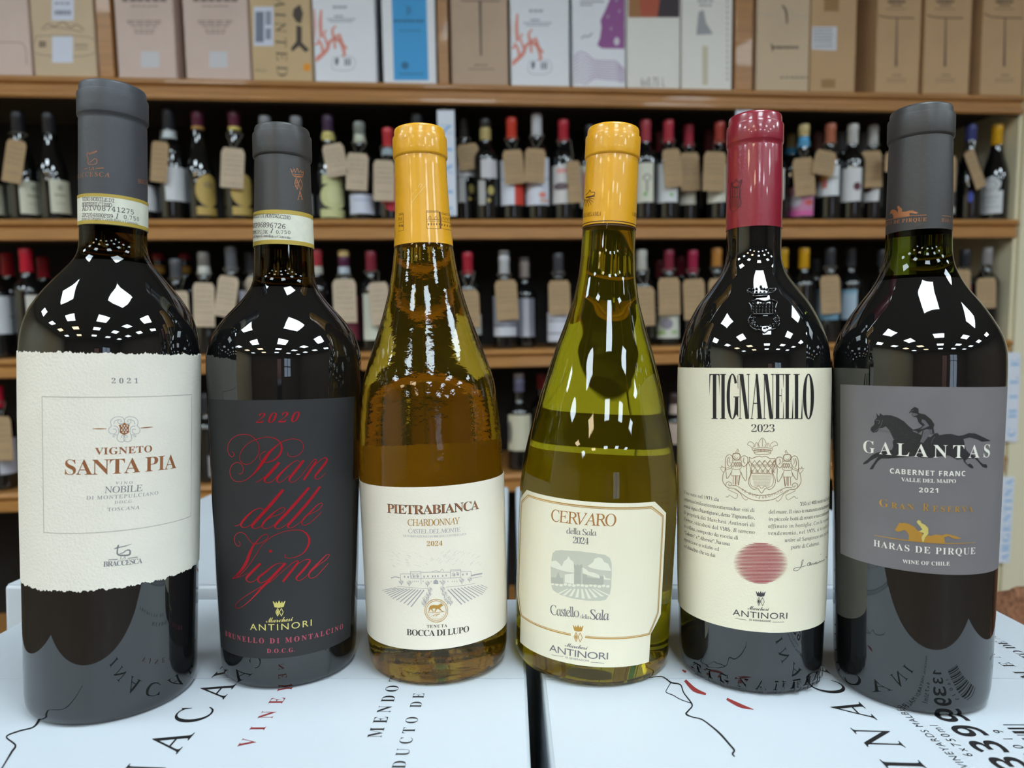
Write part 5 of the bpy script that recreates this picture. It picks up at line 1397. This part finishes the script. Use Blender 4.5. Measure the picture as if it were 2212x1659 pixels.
T(on('grey-white-capsule bottle next to the cream side'), 'brown tag beside the cream side wall', 2132, 600, 666, 42, -3)
b3 = on('red-capsule bottle with white label at photo')
BG['low'] = BG[b3]
lw = Flat(SM, .06); BG['low'] = (lw.pt(4, 980)[0], .06, .0375, ROWZ[3], .30)
T('low', 'brown tag at the left edge of the photo, below the middle shelf', 2, 900, 995, 40, 0)

# ---- country signs
BLUE = paint('#7fb2dc'); SIGNW = mat('white_sign_card', '#dfe3ee', .5)
def sign(label, c, d, text=None, tx=None, mm=24, z1=None):
    F = Flat(SM, d)
    q = [F.pt(*p) for p in c]
    v = [(a, d, z) for a, z in q] + [(a, d + .004, z) for a, z in q]
    t = thing('country_sign', label, 'sign', SM, 'white country signs')
    o = obj('sign_board', v, [(3, 2, 1, 0), (4, 5, 6, 7), (0, 1, 5, 4), (1, 2, 6, 5), (2, 3, 7, 6), (3, 0, 4, 7)], SIGNW, t)
    if text:
        k = Ink(F, .0004)
        k.text(text, 'serif', *tx[0], *tx[1], mm=mm, thin=-.004)
        k.build('lettering', BLUE, t)
sign('tall white sign with blue letters hanging at the upright behind the first yellow capsule', [(944, 238), (981, 238), (987, 466), (950, 466)], -.012, 'SPAIN', ((979, 462), (976, 268)), 28)
sign('white sign board mostly hidden behind the burgundy capsule', [(1590, 238), (1627, 238), (1625, 466), (1588, 466)], -.012)
sign('white sign with blue word CHILE on the cream side wall', [(2174, 760), (2205, 762), (2198, 955), (2166, 953)], -.006, 'CHILE', ((2193, 942), (2201, 775)), 26)
sign('white sign with blue word ARGENTINA on the cream side wall', [(2162, 1030), (2192, 1030), (2181, 1216), (2150, 1216)], -.006, 'ARGENTINA', ((2178, 1212), (2189, 1034)), 26)

# ---- wine boxes on the top shelf
TAN = mat('tan_box_board', '#d6bd9e', .8, noise=(9, .05)); PINKTAN = mat('pinkish_box_board', '#dcc4b8', .8, noise=(9, .05)); KRB = mat('kraft_box_board', '#cba67c', .8, noise=(9, .06)); WBOX = mat('white_box_board', '#f4f5fa', .6, noise=(9, .015)); CBOX = mat('cream_box_board', '#f2eee6', .65, noise=(9, .015))
def box(label, x0, x1, yb, m, d=.012, cat='wine box', deep=.25):
    F = Flat(SM, d)
    a, c = F.pt(x0, yb)[0] + .001, F.pt(x1, yb)[0] - .001
    t = thing('wine_box', label, cat, SM @ Matrix.Translation(((a + c) / 2, d, ROWZ[0] + .0006)), 'wine boxes on the top shelf')
    h = (c - a) / 2
    q = MB(); q.box(-h, h, 0, deep, 0, .335)
    o = q.build('box_body', m, t, True, 50, bevel=.003)
    class P:
        curved, us = False, 1.
        pt = staticmethod(lambda x, y: (F.pt(x, y)[0] - (a + c) / 2, F.pt(x, y)[1] - ROWZ[0]))
        xyz = staticmethod(lambda u, v, off: Vector((max(-h + .003, min(h - .003, u)), -off, max(.003, min(.332, v)))))
    return t, P
def bars(k, x0, x1, y, n=4, wd=2.2):
    """a printed line too small to read"""
    w = (x1 - x0) / n
    for i in range(n):
        k.stroke([(x0 + i * w + w * .06, y), (x0 + (i + 1) * w - w * random.uniform(.05, .2), y)], wd)
def quad(k, x0, x1, y0, y1): k.poly([(x0, y0), (x1, y0), (x1, y1), (x0, y1)])
def prints(P, t, name, col, fn, off=.0004):
    k = Ink(P, off); fn(k)
    return k.build(name, paint(col) if isinstance(col, str) else col, t)
def plain_lines(cx, wd):
    def f(k):
        bars(k, cx - wd * .5, cx + wd * .5, 0, 6, 9); bars(k, cx - wd * .3, cx + wd * .3, 14, 5, 2)
        for y, q in ((46, .4), (51, .38), (57, .3), (66, .24), (72, .22)): bars(k, cx - wd * q, cx + wd * q, y, 4, 2.2)
    return f
t, P = box('pinkish brown box at the left end of the top shelf', -62, 71, 150, PINKTAN)
prints(P, t, 'printed_panel', '#9b8070', lambda k: k.stroke([(-60, 92), (20, 92), (52, 98), (58, 140)], 1.5))
t, P = box('tan box with white labels and mountain outline left of the first upright', 74, 211, 152, TAN)
prints(P, t, 'printed_panel', '#7d6650', lambda k: (k.stroke([(90, 64), (104, 52), (118, 58), (136, 48), (152, 60), (166, 54), (182, 66)], 2), k.stroke([(95, 66), (112, 60), (140, 62), (178, 70)], 1.5), k.stroke([(79, 78), (195, 82), (196, 119), (80, 117), (79, 78)], 1.3), bars(k, 84, 100, 96, 3, 14), bars(k, 162, 190, 98, 5, 3), bars(k, 162, 190, 106, 5, 2)))
prints(P, t, 'white_sticker', '#dde0ee', lambda k: (quad(k, 112, 160, -30, 45), quad(k, 113, 158, 79, 136)), .0006)
prints(P, t, 'sticker_print', '#8d90a0', lambda k: (bars(k, 118, 152, 8, 3, 4), bars(k, 118, 154, 28, 6, 10)), .0008)
for x0, x1, yb, lab_ in ((255, 383, 158, 'pinkish tan box right of the first upright, white patch at its foot'), (402, 543, 163, 'pinkish tan box between a dark gap and the wild-dog box')):
    t, P = box(lab_, x0, x1, yb, PINKTAN)
    prints(P, t, 'printed_panel', '#8a7468', plain_lines((x0 + x1) / 2 - 7, 98))
    prints(P, t, 'white_sticker', '#d6d3d6', lambda k: k.poly([(x0 + 50, 112), (x0 + 88, 112), (x0 + 90, 146), (x0 + 50, 147)]), .0006)
t, P = box('tan box with large letters AINTED and a wild dog drawing', 545, 677, 166, mat('light_tan_box_board', '#d6b88e', .8, noise=(9, .05)))
k = Ink(P, .0005); k.text('PAINTED', 'reg', 592, -34, 599, 165, mm=27); k.text('WOLF', 'plain', 552, 155, 575, 156, mm=6); k.build('lettering', paint('#4b3f37'), t)
prints(P, t, 'dog_drawing', '#4a3c30', lambda k: (k.poly([(634, 20), (648, 10), (655, 30), (650, 52), (640, 48), (632, 34)]), k.poly([(640, 55), (652, 58), (652, 92), (668, 108), (660, 114), (646, 100), (632, 112), (628, 106), (640, 90)])))
prints(P, t, 'white_sticker', '#dde0ee', lambda k: quad(k, 548, 591, 15, 100), .0006)
prints(P, t, 'sticker_print', '#7c8294', lambda k: (quad(k, 552, 570, 26, 92), bars(k, 574, 586, 40, 2, 30), bars(k, 574, 586, 74, 2, 24)), .0008)
prints(P, t, 'orange_dot', '#f09a1a', lambda k: k.circle(663, 146, 8, 9), .0006)
def coral(dx, dy=0):
    def f(k):
        T_ = lambda q: [(a + dx, c + dy) for a, c in q]
        k.stroke(T_([(677, 134), (692, 122), (706, 108), (712, 92), (726, 80), (736, 74)]), [9, 9, 8, 7, 5, 3]); k.stroke(T_([(698, 116), (694, 96), (686, 84)]), [6, 5, 3]); k.stroke(T_([(694, 82), (692, 50), (694, 22)]), [7, 7, 4]); k.stroke(T_([(679, 98), (690, 92)]), 5)
        k.stroke(T_([(722, 84), (736, 92), (744, 118), (738, 122)]), [7, 7, 6, 3]); k.stroke(T_([(734, 78), (740, 96), (750, 106)]), [6, 6, 4]); k.stroke(T_([(722, 84), (718, 66), (726, 56)]), [6, 5, 3]); k.stroke(T_([(708, 100), (700, 74), (706, 66)]), [5, 4, 3]); k.stroke(T_([(722, 86), (724, 106)]), 5); k.stroke(T_([(678, 20), (680, 60), (678, 98)]), [4, 5, 4])
    return f
for dx, dy, x0, x1, yb, lab_ in ((0, 0, 680, 815, 171, 'white box with orange coral print right of the wild-dog box'), (424, 8, 1104, 1231, 180, 'white box with orange coral print left of the purple-print box')):
    t, P = box(lab_, x0, x1, yb, WBOX)
    prints(P, t, 'coral_print', '#ee9583', coral(dx, dy))
    prints(P, t, 'printed_panel', '#a9adb8', lambda k: (bars(k, 718 + dx, 750 + dx, 16 + dy, 3, 5), bars(k, 722 + dx, 742 + dx, 36 + dy, 3, 4), bars(k, 706 + dx, 768 + dx, 42 + dy, 7, 2.5), bars(k, 712 + dx, 762 + dx, 47 + dy, 6, 2.5), k.stroke([(720 + dx, 124 + dy), (762 + dx, 124 + dy), (762 + dx, 150 + dy), (720 + dx, 150 + dy), (720 + dx, 124 + dy)], 1)))
    prints(P, t, 'handling_marks', '#5a5d66', lambda k: (k.poly([(724 + dx, 127 + dy), (731 + dx, 126 + dy), (731 + dx, 134 + dy), (729 + dx, 141 + dy), (725 + dx, 141 + dy)]), [k.stroke([(746 + dx + 5 * i, 142 + dy), (746 + dx + 5 * i, 127 + dy)], 2.6) for i in range(3)]), .0006)
t, P = box('white box with broad sky-blue band left of the second upright', 828, 944, 174, WBOX)
prints(P, t, 'blue_band', '#3fa5e4', lambda k: k.poly([(845, -40), (920, -40), (926, 174), (851, 174)]))
prints(P, t, 'band_print', '#2b6f9e', lambda k: (bars(k, 850, 916, 46, 7, 6), bars(k, 862, 910, 67, 8, 2.5), [k.stroke([(878 + 3 * i, 12 + i), (879 + 3 * i, 36 - 2 * i)], 1.4) for i in range(4)], k.circle(875, 142, 8, 8), bars(k, 862, 916, 160, 8, 3)), .0006)
t, P = box('brown box with one dark upright line right of the second upright', 975, 1099, 177, mat('brown_box_board', '#c9ad95', .8, noise=(9, .05)), .02)
prints(P, t, 'printed_panel', '#6d5a4c', lambda k: (k.stroke([(1037, 2), (1038, 60), (1039, 121)], [6, 5, 4]), k.stroke([(995, 2), (1080, 3)], 2.5), bars(k, 1024, 1054, 141, 4, 2.5), bars(k, 1012, 1068, 150, 8, 2)))
t, P = box('white box with purple hill and wavy lilac lines', 1237, 1352, 181, WBOX)
prints(P, t, 'purple_print', '#9a5596', lambda k: k.poly([(1322, -12), (1353, -12), (1353, 106), (1300, 105), (1290, 98), (1296, 82), (1299, 60), (1297, 44), (1306, 26)]))
prints(P, t, 'white_windows', '#e3dbe6', lambda k: (k.circle(1332, 90, 6, 9, 12), [k.poly([(x, y), (x + 3, y + 5), (x + 6, y), (x + 4, y + 9)]) for x, y in ((1309, 32), (1316, 58), (1334, 20), (1328, -4), (1346, 52))]), .0006)
prints(P, t, 'lilac_lines', '#b493bb', lambda k: [k.stroke([(1239, 124 + 7 * i), (1252, 113 + 8 * i), (1266, 117 + 8 * i), (1284, 130 + 5 * i), (1310, 132 + 5 * i), (1330, 133 + 5 * i), (1342, 145 + 4 * i), (1351, 151 + 3 * i)], 1.9) for i in range(9)])
prints(P, t, 'printed_panel', '#8c8896', lambda k: (bars(k, 1253, 1306, 4, 6, 3), bars(k, 1253, 1280, 11, 4, 3), k.stroke([(1255, 84), (1264, 78), (1270, 80), (1280, 72)], 2.4)))
t, P = box('cream box with photo strip and letters 6x0.75 L', 1354, 1469, 184, CBOX)
prints(P, t, 'photo_strip', '#a5713f', lambda k: quad(k, 1355, 1469, -30, 38))
prints(P, t, 'photo_detail', '#b9563a', lambda k: k.poly([(1380, 0), (1428, -10), (1432, 38), (1384, 37)]), .0006); prints(P, t, 'photo_dark', '#3a2a30', lambda k: k.poly([(1428, -20), (1469, -20), (1469, 38), (1420, 38)]), .0008)
k = Ink(P, .0005); k.text('6x0.75 L', 'plain', 1385, 187, 1435, 187, mm=24, asp=.4); k.build('lettering', paint('#57534f'), t)
t, P = box('pale grey box with grey figure and faint golden column', 1471, 1581, 187, CBOX)
prints(P, t, 'grey_figure', '#a5a5a8', lambda k: (k.poly([(1509, 26), (1520, 22), (1525, 50), (1540, 74), (1504, 76)]), bars(k, 1506, 1542, 3, 3, 4), bars(k, 1510, 1538, 12, 3, 4)))
prints(P, t, 'golden_column', '#d9cdb0', lambda k: quad(k, 1517, 1529, 100, 184)); prints(P, t, 'side_print', '#a8a8ac', lambda k: [k.stroke([(1571, y), (1571, y + 7)], 2.5) for y in range(0, 180, 12)])
t, P = box('tan box with pale ring and ribbon line right of the third upright', 1632, 1747, 189, TAN)
prints(P, t, 'pale_ring', '#c9b5a4', lambda k: (k.stroke([(1696 + 15 * math.cos(a * .5236), 34 + 18 * math.sin(a * .5236)) for a in range(13)], 2), k.stroke([(1632, 31), (1681, 33)], 2.5), k.stroke([(1711, 34), (1746, 37)], 2.5)))
prints(P, t, 'printed_panel', '#6f5b49', lambda k: (k.stroke([(1690, 12), (1698, 26), (1700, 52)], [4, 5, 4]), k.stroke([(1666, 94), (1669, 112)], 3), bars(k, 1668, 1726, 103, 7, 6), bars(k, 1684, 1750, 168, 6, 3)), .0006)
t, P = box('tan taped box with white address sticker', 1748, 1847, 190, KRB, .014)
prints(P, t, 'white_sticker', '#d9d8dc', lambda k: k.poly([(1748, 58), (1808, 58), (1807, 110), (1748, 107)]))
prints(P, t, 'sticker_print', '#85838c', lambda k: [bars(k, 1757, 1798, y, 5, 2.4) for y in (63, 70, 77, 84, 91, 100)], .0006)
prints(P, t, 'packing_tape', '#a27b45', lambda k: (quad(k, 1774, 1804, 172, 190), quad(k, 1780, 1812, -20, 25)))
for x0, x1, yb, lab_ in ((1890, 1985, 193, 'kraft box with dark stem line, left of three alike'), (1993, 2093, 195, 'kraft box with dark stem line, middle of three alike'), (2116, 2226, 197, 'kraft box with dark stem line, at the right edge of the photo')):
    t, P = box(lab_, x0, x1, yb, KRB, .012)
    m_ = (x0 + x1) / 2 - 2
    prints(P, t, 'printed_panel', '#5d4a39', lambda k: (k.stroke([(m_ - 44, -10), (m_ - 38, 33), (m_ + 40, 40)], 2.4), k.stroke([(m_ + 2, 40), (m_ + 1, 90), (m_, 144)], [2.5, 3.5, 5]), bars(k, m_ - 18, m_ + 20, 4, 6, 6), bars(k, m_ - 12, m_ + 14, 12, 4, 3)))
    prints(P, t, 'small_print', '#8d7459', lambda k: (bars(k, m_ - 8, m_ + 12, 163, 3, 3), bars(k, m_ - 20, m_ + 22, 171, 7, 2), bars(k, m_ - 20, m_ + 22, 177, 7, 2), bars(k, m_ - 22, m_ + 22, 20, 6, 2)))

# ---- wicker basket right of the cartons
v, f, n, rows = [], [], 96, 60
for i in range(rows + 1):
    z = .855 * i / rows
    for j in range(n):
        a = 2 * math.pi * j / n
        r = .15 + .015 * i / rows + .006 * math.sin(a * 24 + math.pi * i) * (.4 + .6 * (i % 2))
        v.append((r * math.cos(a), r * math.sin(a), z))
for i in range(rows):
    for j in range(n): f.append((i * n + j, i * n + (j + 1) % n, (i + 1) * n + (j + 1) % n, (i + 1) * n + j))
f.append(tuple(range(n - 1, -1, -1)))
o = obj('wicker_basket', v, f, mat('brown_wicker', '#8a5d42', .6, noise=(160, .45)), None, True)
o.location = (.625, .62, 0)
tag(o, 'tall brown wicker basket right of the cartons', 'basket')
